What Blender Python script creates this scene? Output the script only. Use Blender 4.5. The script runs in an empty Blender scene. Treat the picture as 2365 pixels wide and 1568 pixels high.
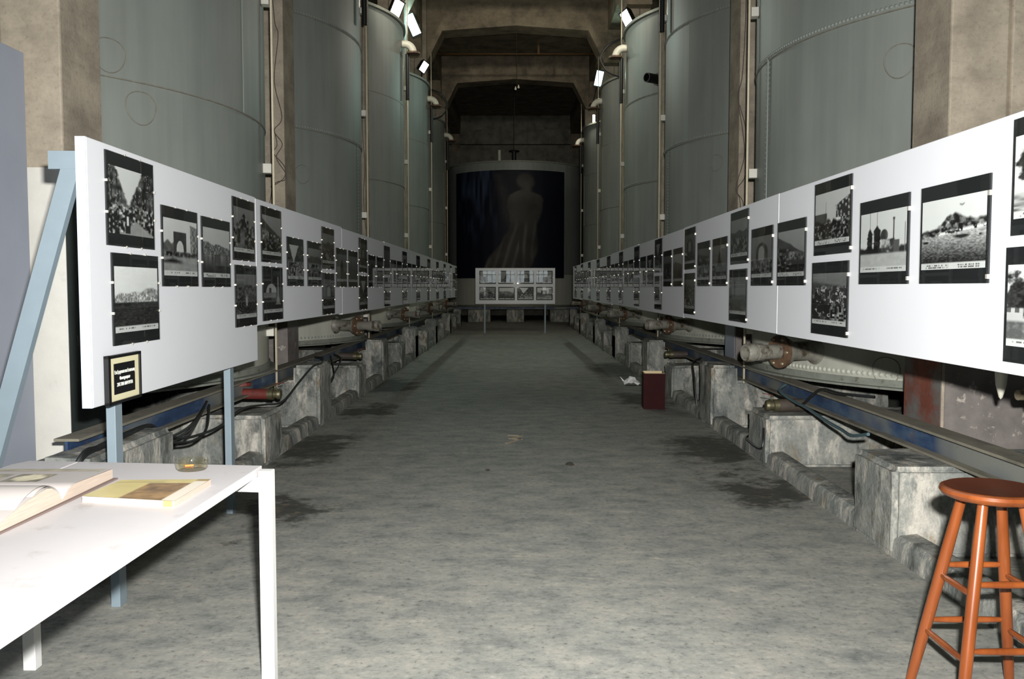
import bpy, bmesh, math, random
import numpy as np
from math import sin, cos, pi, radians as rad, atan2, sqrt, hypot
from mathutils import Vector, Matrix

random.seed(7)
scene = bpy.context.scene
col = scene.collection

# ------------------------------------------------------------------ camera
EYE = 1.39
FPX, W, H = 2050.0, 2365.0, 1568.0
cam_d = bpy.data.cameras.new('camera')
cam = bpy.data.objects.new('camera', cam_d)
col.objects.link(cam)
cam_d.sensor_fit = 'HORIZONTAL'
cam_d.sensor_width = 36.0
cam_d.lens = 36.0 * FPX / W
cam_d.clip_start = 0.05
cam_d.clip_end = 200
cam.location = (0, 0, EYE)
cam.rotation_euler = (rad(90 - 3.35), 0, rad(0.21))
scene.camera = cam

# ------------------------------------------------------------------ world, flash, exposure
world = bpy.data.worlds.new('world')
scene.world = world
world.use_nodes = True
world.node_tree.nodes['Background'].inputs[0].default_value = (0.55, 0.65, 0.7, 1)
world.node_tree.nodes['Background'].inputs[1].default_value = 0.02

fl = bpy.data.lights.new('camera_flash', 'AREA')
fl.shape = 'RECTANGLE'
fl.size = 0.07
fl.size_y = 0.045
fl.energy = 262.0
fl.spread = rad(110)
fl.color = (1.0, 0.985, 0.96)
flash = bpy.data.objects.new('camera_flash', fl)
col.objects.link(flash)
flash.location = (0.085, -0.02, 1.56)
flash.rotation_euler = (rad(87.5), 0, 0)

WINDOW_STRENGTH = 5.0
LAMP_W = 52.0
FILL_W = 30.0

vs = scene.view_settings
vs.view_transform = 'Standard'
vs.look = 'None'
vs.exposure = 0.0
vs.gamma = 1.0
vs.use_curve_mapping = False
cy = scene.cycles
cy.max_bounces = 5
cy.diffuse_bounces = 2
cy.glossy_bounces = 3
cy.transmission_bounces = 3
cy.transparent_max_bounces = 8
cy.caustics_reflective = False
cy.caustics_refractive = False
cy.use_adaptive_sampling = True
cy.adaptive_threshold = 0.05


# ------------------------------------------------------------------ materials
def srgb(r, g, b):
    f = lambda c: (c / 255 / 12.92) if c / 255 <= 0.04045 else ((c / 255 + 0.055) / 1.055) ** 2.4
    return (f(r), f(g), f(b), 1.0)


def new_mat(name):
    m = bpy.data.materials.new(name)
    m.use_nodes = True
    nt = m.node_tree
    b = nt.nodes['Principled BSDF']
    return m, nt, b


def ramp(nt, fac, stops, interp='LINEAR'):
    r = nt.nodes.new('ShaderNodeValToRGB')
    r.color_ramp.interpolation = interp
    e = r.color_ramp.elements
    while len(e) < len(stops):
        e.new(0.5)
    for i, (p, c) in enumerate(stops):
        e[i].position = p
        e[i].color = c if len(c) == 4 else (*c, 1)
    nt.links.new(fac, r.inputs[0])
    return r.outputs[0]


def noise(nt, scale=5, detail=4, rough=0.55, stretch=(1, 1, 1), off=(0, 0, 0), dist=0.0):
    tc = nt.nodes.new('ShaderNodeTexCoord')
    mp = nt.nodes.new('ShaderNodeMapping')
    mp.inputs['Scale'].default_value = stretch
    mp.inputs['Location'].default_value = off
    nz = nt.nodes.new('ShaderNodeTexNoise')
    nz.inputs['Scale'].default_value = scale
    nz.inputs['Detail'].default_value = detail
    nz.inputs['Roughness'].default_value = rough
    nz.inputs['Distortion'].default_value = dist
    nt.links.new(tc.outputs['Object'], mp.inputs[0])
    nt.links.new(mp.outputs[0], nz.inputs['Vector'])
    return nz.outputs['Fac']


def mixc(nt, fac, a, b, mode='MIX'):
    n = nt.nodes.new('ShaderNodeMix')
    n.data_type = 'RGBA'
    n.blend_type = mode
    for v, s in ((fac, 0), (a, 6), (b, 7)):
        if isinstance(v, (int, float)):
            n.inputs[s].default_value = v
        elif isinstance(v, tuple):
            n.inputs[s].default_value = v
        else:
            nt.links.new(v, n.inputs[s])
    return n.outputs[2]


def bump(nt, b, h, strength=0.3, dist=0.01):
    n = nt.nodes.new('ShaderNodeBump')
    n.inputs['Strength'].default_value = strength
    n.inputs['Distance'].default_value = dist
    nt.links.new(h, n.inputs['Height'])
    nt.links.new(n.outputs[0], b.inputs['Normal'])


def B(a):
    return (a, a, a, 1)


def plain(name, c, rough=0.6, metal=0.0, var=0.0, scale=8, bmp=0.0, stretch=(1, 1, 1), spec=0.5, dirt=None, dirt_amt=(0.55, 0.75), dirt_scale=6):
    m, nt, b = new_mat(name)
    b.inputs['Roughness'].default_value = rough
    b.inputs['Metallic'].default_value = metal
    b.inputs['Specular IOR Level'].default_value = spec
    out = None
    if var > 0:
        f = noise(nt, scale, 5, 0.6, stretch)
        lo = tuple(x * (1 - var) for x in c[:3]) + (1,)
        hi = tuple(min(1, x * (1 + var)) for x in c[:3]) + (1,)
        out = ramp(nt, f, [(0.3, lo), (0.7, hi)])
    if dirt is not None:
        f2 = noise(nt, dirt_scale, 6, 0.65, stretch, (3.1, 1.7, 0.4))
        k = ramp(nt, f2, [(dirt_amt[0], B(0)), (dirt_amt[1], B(1))])
        out = mixc(nt, k, out if out is not None else c, dirt)
    if out is not None:
        nt.links.new(out, b.inputs['Base Color'])
    else:
        b.inputs['Base Color'].default_value = c
    if bmp > 0:
        bump(nt, b, noise(nt, scale * 6, 4, 0.6, stretch), bmp, 0.004)
    return m


def m_floor():
    m, nt, b = new_mat('floor_concrete')
    big = noise(nt, 0.8, 4, 0.6)
    mid = noise(nt, 6.0, 6, 0.74, (0.7, 1, 1), (4, 1, 0), 0.15)
    fine = noise(nt, 34, 5, 0.7)
    c = ramp(nt, mid, [(0.28, srgb(106, 110, 107)), (0.5, srgb(146, 147, 140)), (0.72, srgb(172, 168, 157))])
    c = mixc(nt, 0.45, c, ramp(nt, big, [(0.3, B(0.62)), (0.7, B(1.0))]), 'MULTIPLY')
    c = mixc(nt, 0.9, c, ramp(nt, fine, [(0.32, B(0.42)), (0.44, B(0.92)), (0.58, B(1.0)), (0.70, B(1.30))]), 'MULTIPLY')
    # damp dark patches with a shape of their own beside the kerbs
    tc = nt.nodes.new('ShaderNodeTexCoord')
    warp = nt.nodes.new('ShaderNodeTexNoise')
    warp.inputs['Scale'].default_value = 2.6
    warp.inputs['Detail'].default_value = 8
    warp.inputs['Roughness'].default_value = 0.72
    nt.links.new(tc.outputs['Object'], warp.inputs['Vector'])
    add = nt.nodes.new('ShaderNodeVectorMath')
    add.operation = 'MULTIPLY_ADD'
    add.inputs[1].default_value = (1.3, 2.6, 0)
    nt.links.new(warp.outputs['Color'], add.inputs[0])
    nt.links.new(tc.outputs['Object'], add.inputs[2])
    prev = None
    for (x, y, rx, ry) in [(1.70, 6.1, 0.42, 0.55), (1.75, 7.6, 0.5, 0.9), (-1.68, 9.9, 0.42, 0.5), (1.6, 11.0, 0.45, 1.0), (-1.75, 7.6, 0.4, 0.9), (-1.75, 12.5, 0.5, 1.1), (1.7, 15, 0.5, 1.6), (-1.5, 5.4, .35, .5)]:
        s = nt.nodes.new('ShaderNodeVectorMath')
        s.operation = 'SUBTRACT'
        s.inputs[1].default_value = (x + 0.65, y + 1.3, 0)
        nt.links.new(add.outputs[0], s.inputs[0])
        d = nt.nodes.new('ShaderNodeVectorMath')
        d.operation = 'DIVIDE'
        d.inputs[1].default_value = (rx, ry, 1000)
        nt.links.new(s.outputs[0], d.inputs[0])
        l = nt.nodes.new('ShaderNodeVectorMath')
        l.operation = 'LENGTH'
        nt.links.new(d.outputs[0], l.inputs[0])
        if prev is None:
            prev = l.outputs['Value']
        else:
            mn = nt.nodes.new('ShaderNodeMath')
            mn.operation = 'MINIMUM'
            nt.links.new(prev, mn.inputs[0])
            nt.links.new(l.outputs['Value'], mn.inputs[1])
            prev = mn.outputs[0]
    k = ramp(nt, prev, [(0.55, B(0.85)), (1.05, B(0))])
    blotch = noise(nt, 9, 6, 0.7)
    stain = ramp(nt, blotch, [(0.3, srgb(30, 30, 28)), (0.55, srgb(48, 47, 42)), (0.7, srgb(110, 100, 78))])
    c = mixc(nt, k, c, stain)
    # pale scuffs
    sc_ = noise(nt, 3.3, 6, 0.6, (0.5, 1.4, 1), (9, 2, 0), 1.2)
    ks = ramp(nt, sc_, [(0.66, B(0)), (0.72, B(0.5))])
    c = mixc(nt, ks, c, srgb(186, 178, 158))
    nt.links.new(c, b.inputs['Base Color'])
    b.inputs['Roughness'].default_value = 0.72
    b.inputs['Specular IOR Level'].default_value = 0.35
    bump(nt, b, fine, 0.25, 0.006)
    return m


def m_concrete(name, lo, mid, hi, boards=False, pits=True):
    m, nt, b = new_mat(name)
    f = noise(nt, 2.2, 5, 0.65)
    c = ramp(nt, f, [(0.3, lo), (0.5, mid), (0.7, hi)])
    fine = noise(nt, 40, 5, 0.7)
    c = mixc(nt, 0.6, c, ramp(nt, fine, [(0.3, B(0.6)), (0.45, B(1)), (0.75, B(1.15))]), 'MULTIPLY')
    h = fine
    if boards:
        wv = noise(nt, 3.0, 5, 0.65, (0.4, 0.4, 2.2))
        c = mixc(nt, 0.35, c, ramp(nt, wv, [(0.35, B(0.6)), (0.5, B(1)), (0.65, B(1.1))]), 'MULTIPLY')
    nt.links.new(c, b.inputs['Base Color'])
    b.inputs['Roughness'].default_value = 0.9
    b.inputs['Specular IOR Level'].default_value = 0.2
    bump(nt, b, h, 0.4, 0.006)
    return m


def m_footing():
    m, nt, b = new_mat('footing_concrete')
    f = noise(nt, 3.0, 6, 0.72)
    c = ramp(nt, f, [(0.30, srgb(92, 98, 97)), (0.5, srgb(128, 131, 126)), (0.68, srgb(152, 151, 143))])
    st = noise(nt, 6, 6, 0.72, (1, 1, 0.35), (2, 5, 1), 0.4)
    c = mixc(nt, ramp(nt, st, [(0.50, B(0)), (0.62, B(0.85))]), c, srgb(192, 187, 176))
    dk = noise(nt, 5, 6, 0.72, (1, 1, 0.45), (8, 1, 4), 0.3)
    c = mixc(nt, ramp(nt, dk, [(0.50, B(0)), (0.64, B(0.8))]), c, srgb(62, 66, 64))
    rs = noise(nt, 4, 5, 0.72, (1, 1, 0.6), (7, 3, 2))
    c = mixc(nt, ramp(nt, rs, [(0.58, B(0)), (0.68, B(0.65))]), c, srgb(120, 102, 72))
    fine = noise(nt, 45, 5, 0.7)
    c = mixc(nt, 0.6, c, ramp(nt, fine, [(0.3, B(0.6)), (0.5, B(1)), (0.72, B(1.15))]), 'MULTIPLY')
    nt.links.new(c, b.inputs['Base Color'])
    b.inputs['Roughness'].default_value = 0.85
    b.inputs['Specular IOR Level'].default_value = 0.25
    bump(nt, b, noise(nt, 18, 4, 0.72), 0.6, 0.012)
    return m


def m_tank(name, c, chips):
    m, nt, b = new_mat(name)
    f = noise(nt, 1.1, 5, 0.55, (1, 1, 0.5))
    lo = tuple(x * 0.86 for x in c[:3]) + (1,)
    hi = tuple(x * 1.12 for x in c[:3]) + (1,)
    cc = ramp(nt, f, [(0.3, lo), (0.7, hi)])
    st = noise(nt, 7, 5, 0.6, (1, 1, 0.05))
    cc = mixc(nt, 0.35, cc, ramp(nt, st, [(0.35, B(0.75)), (0.55, B(1)), (0.72, B(1.2))]), 'MULTIPLY')
    if chips:
        ch = noise(nt, 16, 6, 0.75, (1, 1, 0.45), (1, 8, 3))
        cc = mixc(nt, ramp(nt, ch, [(0.685, B(0)), (0.70, B(1))]), cc, srgb(84, 72, 54))
    nt.links.new(cc, b.inputs['Base Color'])
    b.inputs['Roughness'].default_value = 0.5
    b.inputs['Specular IOR Level'].default_value = 0.35
    bump(nt, b, noise(nt, 1.2, 2, 0.5, (1, 1, 0.4)), 0.05, 0.03)
    return m


def m_beam():
    m, nt, b = new_mat('beam_blue_paint')
    f = noise(nt, 5, 7, 0.68, (1, 0.35, 1))
    c = ramp(nt, f, [(0.3, srgb(28, 42, 66)), (0.48, srgb(44, 66, 98)), (0.62, srgb(74, 93, 114)), (0.7, srgb(128, 132, 128))])
    g = noise(nt, 0.55, 3, 0.6, (1, 1, 1), (2, 3.3, 0), 0.4)
    c = mixc(nt, ramp(nt, g, [(0.5, B(0)), (0.58, B(0.92))]), c, srgb(122, 124, 116))
    rs = noise(nt, 7, 6, 0.7, (1, 0.4, 1), (4, 4, 1))
    c = mixc(nt, ramp(nt, rs, [(0.62, B(0)), (0.7, B(0.8))]), c, srgb(88, 62, 50))
    nt.links.new(c, b.inputs['Base Color'])
    b.inputs['Roughness'].default_value = 0.55
    bump(nt, b, noise(nt, 30, 4, 0.6), 0.25, 0.004)
    return m


def m_vcol(name, rough=0.55, spec=0.3, tint=(1, 1, 1, 1)):
    m, nt, b = new_mat(name)
    a = nt.nodes.new('ShaderNodeVertexColor')
    a.layer_name = 'ink'
    c = a.outputs[0]
    if tint != (1, 1, 1, 1):
        c = mixc(nt, 1.0, c, tint, 'MULTIPLY')
    nt.links.new(c, b.inputs['Base Color'])
    b.inputs['Roughness'].default_value = rough
    b.inputs['Specular IOR Level'].default_value = spec
    return m


def schlick(nt, f0=0.025):
    lw = nt.nodes.new('ShaderNodeLayerWeight')
    lw.inputs[0].default_value = 0.5
    pw_ = nt.nodes.new('ShaderNodeMath')
    pw_.operation = 'POWER'
    pw_.inputs[1].default_value = 5.0
    nt.links.new(lw.outputs['Facing'], pw_.inputs[0])
    ma = nt.nodes.new('ShaderNodeMath')
    ma.operation = 'MULTIPLY_ADD'
    ma.inputs[1].default_value = 0.7
    ma.inputs[2].default_value = f0
    nt.links.new(pw_.outputs[0], ma.inputs[0])
    return ma.outputs[0]


def m_pane(name='clip_frame_glass', tint=(0.985, 0.99, 0.985, 1), rough=0.012):
    m = bpy.data.materials.new(name)
    m.use_nodes = True
    nt = m.node_tree
    nt.nodes.clear()
    o = nt.nodes.new('ShaderNodeOutputMaterial')
    mx = nt.nodes.new('ShaderNodeMixShader')
    tr = nt.nodes.new('ShaderNodeBsdfTransparent')
    tr.inputs[0].default_value = tint
    gl = nt.nodes.new('ShaderNodeBsdfGlossy')
    gl.inputs['Roughness'].default_value = rough
    nt.links.new(schlick(nt), mx.inputs[0])
    nt.links.new(tr.outputs[0], mx.inputs[1])
    nt.links.new(gl.outputs[0], mx.inputs[2])
    nt.links.new(mx.outputs[0], o.inputs[0])
    return m


def m_emit(name, c, s):
    m = bpy.data.materials.new(name)
    m.use_nodes = True
    nt = m.node_tree
    nt.nodes.clear()
    o = nt.nodes.new('ShaderNodeOutputMaterial')
    e = nt.nodes.new('ShaderNodeEmission')
    e.inputs[0].default_value = c
    e.inputs[1].default_value = s
    nt.links.new(e.outputs[0], o.inputs[0])
    return m


def m_wood():
    m, nt, b = new_mat('stool_orange_wood')
    f = noise(nt, 9, 5, 0.6, (1, 1, 0.1))
    c = ramp(nt, f, [(0.3, srgb(100, 48, 20)), (0.7, srgb(138, 74, 34))])
    nt.links.new(c, b.inputs['Base Color'])
    b.inputs['Roughness'].default_value = 0.26
    b.inputs['Coat Weight'].default_value = 0.4
    b.inputs['Coat Roughness'].default_value = 0.12
    return m


M = {}
M['floor'] = m_floor()
M['pillar'] = m_concrete('pillar_concrete', srgb(134, 125, 112), srgb(164, 154, 137), srgb(184, 173, 154), boards=True)
M['roofc'] = m_concrete('roof_concrete', srgb(104, 96, 84), srgb(138, 126, 108), srgb(160, 148, 126), boards=True)
M['wallc'] = m_concrete('wall_concrete', srgb(90, 90, 82), srgb(116, 114, 104), srgb(136, 132, 120))
M['dado'] = plain('pillar_grey_dado', srgb(118, 112, 108), 0.8, 0, 0.25, 6, 0.5, dirt=srgb(176, 168, 158), dirt_amt=(0.6, 0.68), dirt_scale=14)
M['dado_rust'] = plain('pillar_rust_dado', srgb(112, 60, 44), 0.85, 0, 0.25, 6, 0.5, dirt=srgb(104, 104, 100), dirt_amt=(0.42, 0.62), dirt_scale=3)
M['white_dado'] = plain('pillar_white_paint', srgb(214, 212, 204), 0.8, 0, 0.06, 5, 0.3, dirt=srgb(160, 160, 152), dirt_amt=(0.6, 0.85), dirt_scale=3)
M['dark_dado'] = plain('pillar_dark_paint', srgb(46, 54, 52), 0.7, 0, 0.3, 7, 0.3, (1, 1, 0.3), dirt=srgb(176, 168, 138), dirt_amt=(0.66, 0.72), dirt_scale=9)
M['footing'] = m_footing()
M['tank'] = m_tank('tank_grey_paint', srgb(136, 142, 136), False)
M['tank_low'] = m_tank('tank_pale_paint', srgb(186, 187, 174), True)
M['tank_dark'] = plain('tank_flange_paint', srgb(132, 136, 126), 0.5, 0, 0.15, 10, 0.2, dirt=srgb(86, 78, 62), dirt_amt=(0.58, 0.7), dirt_scale=12)
M['weld'] = plain('tank_weld_bead', srgb(126, 124, 112), 0.6, 0, 0.2, 20)
M['pipe'] = plain('outlet_pipe_paint', srgb(128, 126, 116), 0.5, 0.1, 0.2, 9, 0.4, dirt=srgb(70, 60, 46), dirt_amt=(0.5, 0.62), dirt_scale=10)
M['rustflange'] = plain('flange_brown_paint', srgb(98, 76, 58), 0.6, 0.1, 0.25, 10, 0.4, dirt=srgb(56, 46, 40), dirt_amt=(0.52, 0.66))
M['drain'] = plain('drain_brown_paint', srgb(66, 58, 50), 0.65, 0, 0.25, 10, 0.3)
M['redpaint'] = plain('red_pipe_paint', srgb(104, 42, 36), 0.6, 0, 0.3, 10, 0.3, dirt=srgb(70, 40, 36))
M['brass'] = plain('dirty_brass', srgb(96, 92, 70), 0.45, 0.6, 0.25, 14, 0.3)
M['bolt'] = plain('bolt_steel', srgb(150, 140, 116), 0.45, 0.5, 0.2, 20)
M['elbow'] = plain('elbow_pipe_paint', srgb(190, 188, 174), 0.5, 0, 0.12, 6)
M['gauge'] = plain('gauge_rod_cream', srgb(206, 196, 172), 0.5, 0, 0.1, 12)
M['bracket'] = plain('gauge_bracket_white', srgb(206, 204, 192), 0.6, 0, 0.08, 8)
M['beam'] = m_beam()
M['beam_flange'] = plain('beam_flange_dust', srgb(122, 118, 104), 0.85, 0, 0.2, 8, 0.3, (1, 0.4, 1), dirt=srgb(72, 70, 62))
M['board'] = plain('display_board_white', srgb(206, 208, 212), 0.6, 0, 0.012, 2, 0.0)
M['board_edge'] = plain('board_edge_bluegrey', srgb(176, 190, 205), 0.6, 0, 0.03, 4)
M['blueleg'] = plain('stand_bluegrey_paint', srgb(116, 130, 138), 0.5, 0, 0.05, 8)
M['partition'] = plain('partition_bluegrey', srgb(160, 166, 178), 0.8, 0, 0.05, 2, 0.1)
M['mat'] = plain('black_mount', srgb(19, 22, 24), 0.55, 0, 0.0)
M['ink'] = m_vcol('photo_print', 0.5, 0.3)
M['colorink'] = m_vcol('colour_print', 0.4, 0.4)
M['glass'] = m_pane()
M['clip'] = plain('frame_clip_steel', srgb(214, 210, 196), 0.3, 0.6)
M['signcream'] = plain('sign_cream_mount', srgb(206, 200, 164), 0.7)
M['signframe'] = plain('sign_black_frame', srgb(14, 14, 16), 0.4)
M['lettering'] = plain('sign_white_lettering', srgb(222, 226, 214), 0.6)
M['table'] = plain('table_white_paint', srgb(194, 191, 191), 0.55, 0, 0.02, 5, 0.08, dirt=srgb(162, 154, 150), dirt_amt=(0.58, 0.80), dirt_scale=7)
M['tableleg'] = plain('table_leg_white', srgb(214, 214, 212), 0.5, 0, 0.03, 8)
M['paper'] = plain('book_paper', srgb(184, 178, 174), 0.8, 0, 0.01, 4)
M['pages'] = plain('book_page_edges', srgb(176, 160, 146), 0.85, 0, 0.16, 26, 0.0, (.3, .3, 22))
M['cover'] = plain('book_cover_brown', srgb(112, 96, 90), 0.6)
M['tape'] = plain('booklet_orange_label', srgb(222, 164, 84), 0.6)
M['ashglass'] = m_pane('ashtray_glass', (0.955, 0.94, 0.86, 1), 0.03)
M['butt'] = plain('cigarette_filter', srgb(206, 128, 74), 0.8)
M['ash'] = plain('cigarette_ash', srgb(120, 112, 106), 0.9, 0, 0.3, 60)
M['wood'] = m_wood()
M['wood_seat'] = plain('stool_seat_wood', srgb(84, 42, 26), 0.3, 0, 0.12, 6, 0, (1, 0.2, 1))
M['binred'] = plain('box_dark_red', srgb(46, 12, 13), 0.7, 0, 0.15, 6, 0, spec=0.12, dirt=srgb(40, 14, 14))
M['bincard'] = plain('box_card_edge', srgb(208, 190, 150), 0.8)
M['whitepaper'] = plain('crumpled_paper', srgb(226, 226, 224), 0.8)
M['cable'] = plain('black_cable', srgb(20, 22, 23), 0.5)
M['cablegrey'] = plain('grey_wire', srgb(84, 76, 68), 0.6)
M['cableteal'] = plain('teal_cable', srgb(70, 92, 98), 0.45)
M['lampblack'] = plain('lamp_black_housing', srgb(16, 17, 18), 0.5)
M['lampwarm'] = m_emit('lamp_white_glow', (1, 0.93, 0.86, 1), 14)
M['lampmint'] = m_emit('lamp_mint_glow', (0.55, 1.0, 0.9, 1), 9)
M['window'] = m_emit('window_daylight', (0.86, 0.97, 1.0, 1), WINDOW_STRENGTH)
M['winframe'] = plain('window_frame_dark', srgb(40, 44, 44), 0.6)
M['rope'] = plain('hanging_cord', srgb(60, 52, 42), 0.8)
M['orange'] = plain('tie_rod_orange', srgb(96, 68, 30), 0.6)
M['bulb'] = plain('bulb_white', srgb(226, 220, 200), 0.3)
M['banner'] = m_vcol('banner_print_sheen', 0.6, 0.25)


# ------------------------------------------------------------------ mesh builder
class MB:
    def __init__(self):
        self.v, self.f, self.sm = [], [], []

    def add(self, verts, faces, smooth=False):
        o = len(self.v)
        self.v += [tuple(p) for p in verts]
        self.f += [tuple(i + o for i in f) for f in faces]
        self.sm += [smooth] * len(faces)
        return self

    def box(self, x0, x1, y0, y1, z0, z1):
        v = [(x0, y0, z0), (x1, y0, z0), (x1, y1, z0), (x0, y1, z0), (x0, y0, z1), (x1, y0, z1), (x1, y1, z1), (x0, y1, z1)]
        return self.add(v, [(0, 3, 2, 1), (4, 5, 6, 7), (0, 1, 5, 4), (1, 2, 6, 5), (2, 3, 7, 6), (3, 0, 4, 7)])

    def prism(self, pts, d):
        """pts: planar 3D polygon, d: extrusion vector"""
        n = len(pts)
        d = Vector(d)
        v = [Vector(p) for p in pts] + [Vector(p) + d for p in pts]
        f = [tuple(range(n))[::-1], tuple(range(n, 2 * n))]
        for i in range(n):
            j = (i + 1) % n
            f.append((i, j, j + n, i + n))
        return self.add(v, f)

    def bar(self, a, b, w, h, up=(0, 0, 1)):
        a, b = Vector(a), Vector(b)
        t = (b - a).normalized()
        u = Vector(up)
        s = t.cross(u)
        if s.length < 1e-4:
            s = t.cross(Vector((0, 1, 0)))
        s.normalize()
        u = s.cross(t).normalized()
        pts = [a + s * w / 2 * i + u * h / 2 * j for i, j in ((-1, -1), (1, -1), (1, 1), (-1, 1))]
        return self.prism(pts, b - a)

    def tube(self, pts, r, n=8, caps=True, close=False):
        pts = [Vector(p) for p in pts]
        m = len(pts)
        rr = r if isinstance(r, (list, tuple)) else [r] * m
        vs_, fs = [], []
        t0 = (pts[1] - pts[0]).normalized()
        ref = Vector((0, 0, 1)) if abs(t0.z) < 0.9 else Vector((1, 0, 0))
        s = t0.cross(ref).normalized()
        for i, p in enumerate(pts):
            if close:
                t = (pts[(i + 1) % m] - pts[i - 1]).normalized()
            else:
                t = (pts[min(i + 1, m - 1)] - pts[max(i - 1, 0)]).normalized()
            s = (s - t * s.dot(t))
            if s.length < 1e-5:
                s = t.orthogonal()
            s.normalize()
            u = t.cross(s)
            for k in range(n):
                a = 2 * pi * k / n
                vs_.append(p + (s * cos(a) + u * sin(a)) * rr[i])
        q = m if close else m - 1
        for i in range(q):
            for k in range(n):
                a, b = i * n + k, i * n + (k + 1) % n
                j = (i + 1) % m
                fs.append((a, b, j * n + (k + 1) % n, j * n + k))
        self.add(vs_, fs, True)
        if caps and not close:
            o = len(self.v) - len(vs_)
            self.f.append(tuple(o + k for k in range(n))[::-1])
            self.f.append(tuple(o + (m - 1) * n + k for k in range(n)))
            self.sm += [False, False]
        return self

    def cyl(self, a, b, r0, r1=None, n=16, caps=True):
        return self.tube([a, b], [r0, r0 if r1 is None else r1], n, caps)

    def lathe(self, prof, org=(0, 0, 0), axis=(0, 0, 1), n=24, close=False, smooth=True):
        """prof: list of (radius, height) along the axis"""
        ax = Vector(axis).normalized()
        s = ax.orthogonal().normalized()
        u = ax.cross(s)
        org = Vector(org)
        m = len(prof)
        vs_ = []
        for (r, h) in prof:
            for k in range(n):
                a = 2 * pi * k / n
                vs_.append(org + ax * h + (s * cos(a) + u * sin(a)) * r)
        fs = []
        for i in range(m if close else m - 1):
            for k in range(n):
                j = (i + 1) % m
                fs.append((i * n + k, i * n + (k + 1) % n, j * n + (k + 1) % n, j * n + k))
        return self.add(vs_, fs, smooth)

    def mesh(self, name, mat):
        me = bpy.data.meshes.new(name)
        me.from_pydata(self.v, [], self.f)
        me.polygons.foreach_set('use_smooth', self.sm)
        me.materials.append(mat)
        me.update()
        return me

    def build(self, name, mat, parent=None, bevel=0, fix=True):
        me = self.mesh(name, mat)
        if fix:
            bm = bmesh.new()
            bm.from_mesh(me)
            bmesh.ops.recalc_face_normals(bm, faces=bm.faces)
            for e in bm.edges:
                if len(e.link_faces) == 2 and e.calc_face_angle(0) > 0.75:
                    e.smooth = False
            bm.to_mesh(me)
            bm.free()
        o = put(name, me, parent)
        if bevel:
            md = o.modifiers.new('edge', 'BEVEL')
            md.width = bevel
            md.segments = 2
            md.limit_method = 'ANGLE'
        return o


def put(name, me, parent=None, loc=None, rot=None):
    o = bpy.data.objects.new(name, me)
    col.objects.link(o)
    if parent is not None:
        o.parent = parent
    if loc is not None:
        o.location = loc
    if rot is not None:
        o.rotation_euler = rot
    return o


def tag(o, label, cat, group=None):
    o['label'] = label
    o['category'] = cat
    if group:
        o['group'] = group
    return o


def thing(name, label, cat, loc=(0, 0, 0), rz=0.0, group=None):
    o = bpy.data.objects.new(name, None)
    o.empty_display_size = 0.1
    col.objects.link(o)
    o.location = loc
    o.rotation_euler = (0, 0, rz)
    return tag(o, label, cat, group)


def struct(o, label=None):
    o['kind'] = 'structure'
    if label:
        o['label'] = label
    return o


ORD = ['first', 'second', 'third', 'fourth', 'fifth', 'sixth', 'seventh', 'eighth', 'ninth', 'tenth', 'eleventh', 'twelfth', 'thirteenth', 'fourteenth', 'fifteenth', 'sixteenth', 'seventeenth', 'eighteenth', 'nineteenth', 'twentieth']
SIDE = {-1: 'table side', 1: 'stool side'}

# ------------------------------------------------------------------ the hall
PIL_Y = {-1: [5.15, 10.1, 15.5, 21.1, 26.4, 33.3], 1: [5.4, 10.45, 15.9, 21.5, 27.0, 33.5]}
TANK_Y = {-1: [7.9, 13.2, 18.4, 23.65, 29.2], 1: [8.28, 13.58, 18.74, 23.97, 30.2]}
TX, TR, TZ = 4.8, 2.5, 0.62
TH = 6.1
CEIL = 9.9
BACK_Y, END_Y, WALL_X = -9.0, 44.6, 7.75

fb = MB()
nx, ny = 32, 108
fv = [(-WALL_X + 2 * WALL_X * i / nx, BACK_Y + (END_Y - BACK_Y) * j / ny, 0) for j in range(ny + 1) for i in range(nx + 1)]
ff = [(j * (nx + 1) + i, j * (nx + 1) + i + 1, (j + 1) * (nx + 1) + i + 1, (j + 1) * (nx + 1) + i) for j in range(ny) for i in range(nx)]
fb.add(fv, ff)
floor = struct(fb.build('floor', M['floor']))
struct(MB().box(-WALL_X, WALL_X, BACK_Y, END_Y, CEIL, CEIL + 0.2).build('ceiling', M['roofc']))
struct(MB().box(-WALL_X - 0.3, -WALL_X, BACK_Y, END_Y, 0, CEIL).build('wall_left', M['wallc']))
struct(MB().box(WALL_X, WALL_X + 0.3, BACK_Y, END_Y, 0, CEIL).build('wall_right', M['wallc']))
struct(MB().box(-WALL_X, WALL_X, END_Y, END_Y + 0.3, 0, CEIL).build('wall_end', M['wallc']))
struct(MB().box(-WALL_X, WALL_X, END_Y - 0.35, END_Y, 8.45, 9.15).build('trim_1', M['wallc']))

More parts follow.
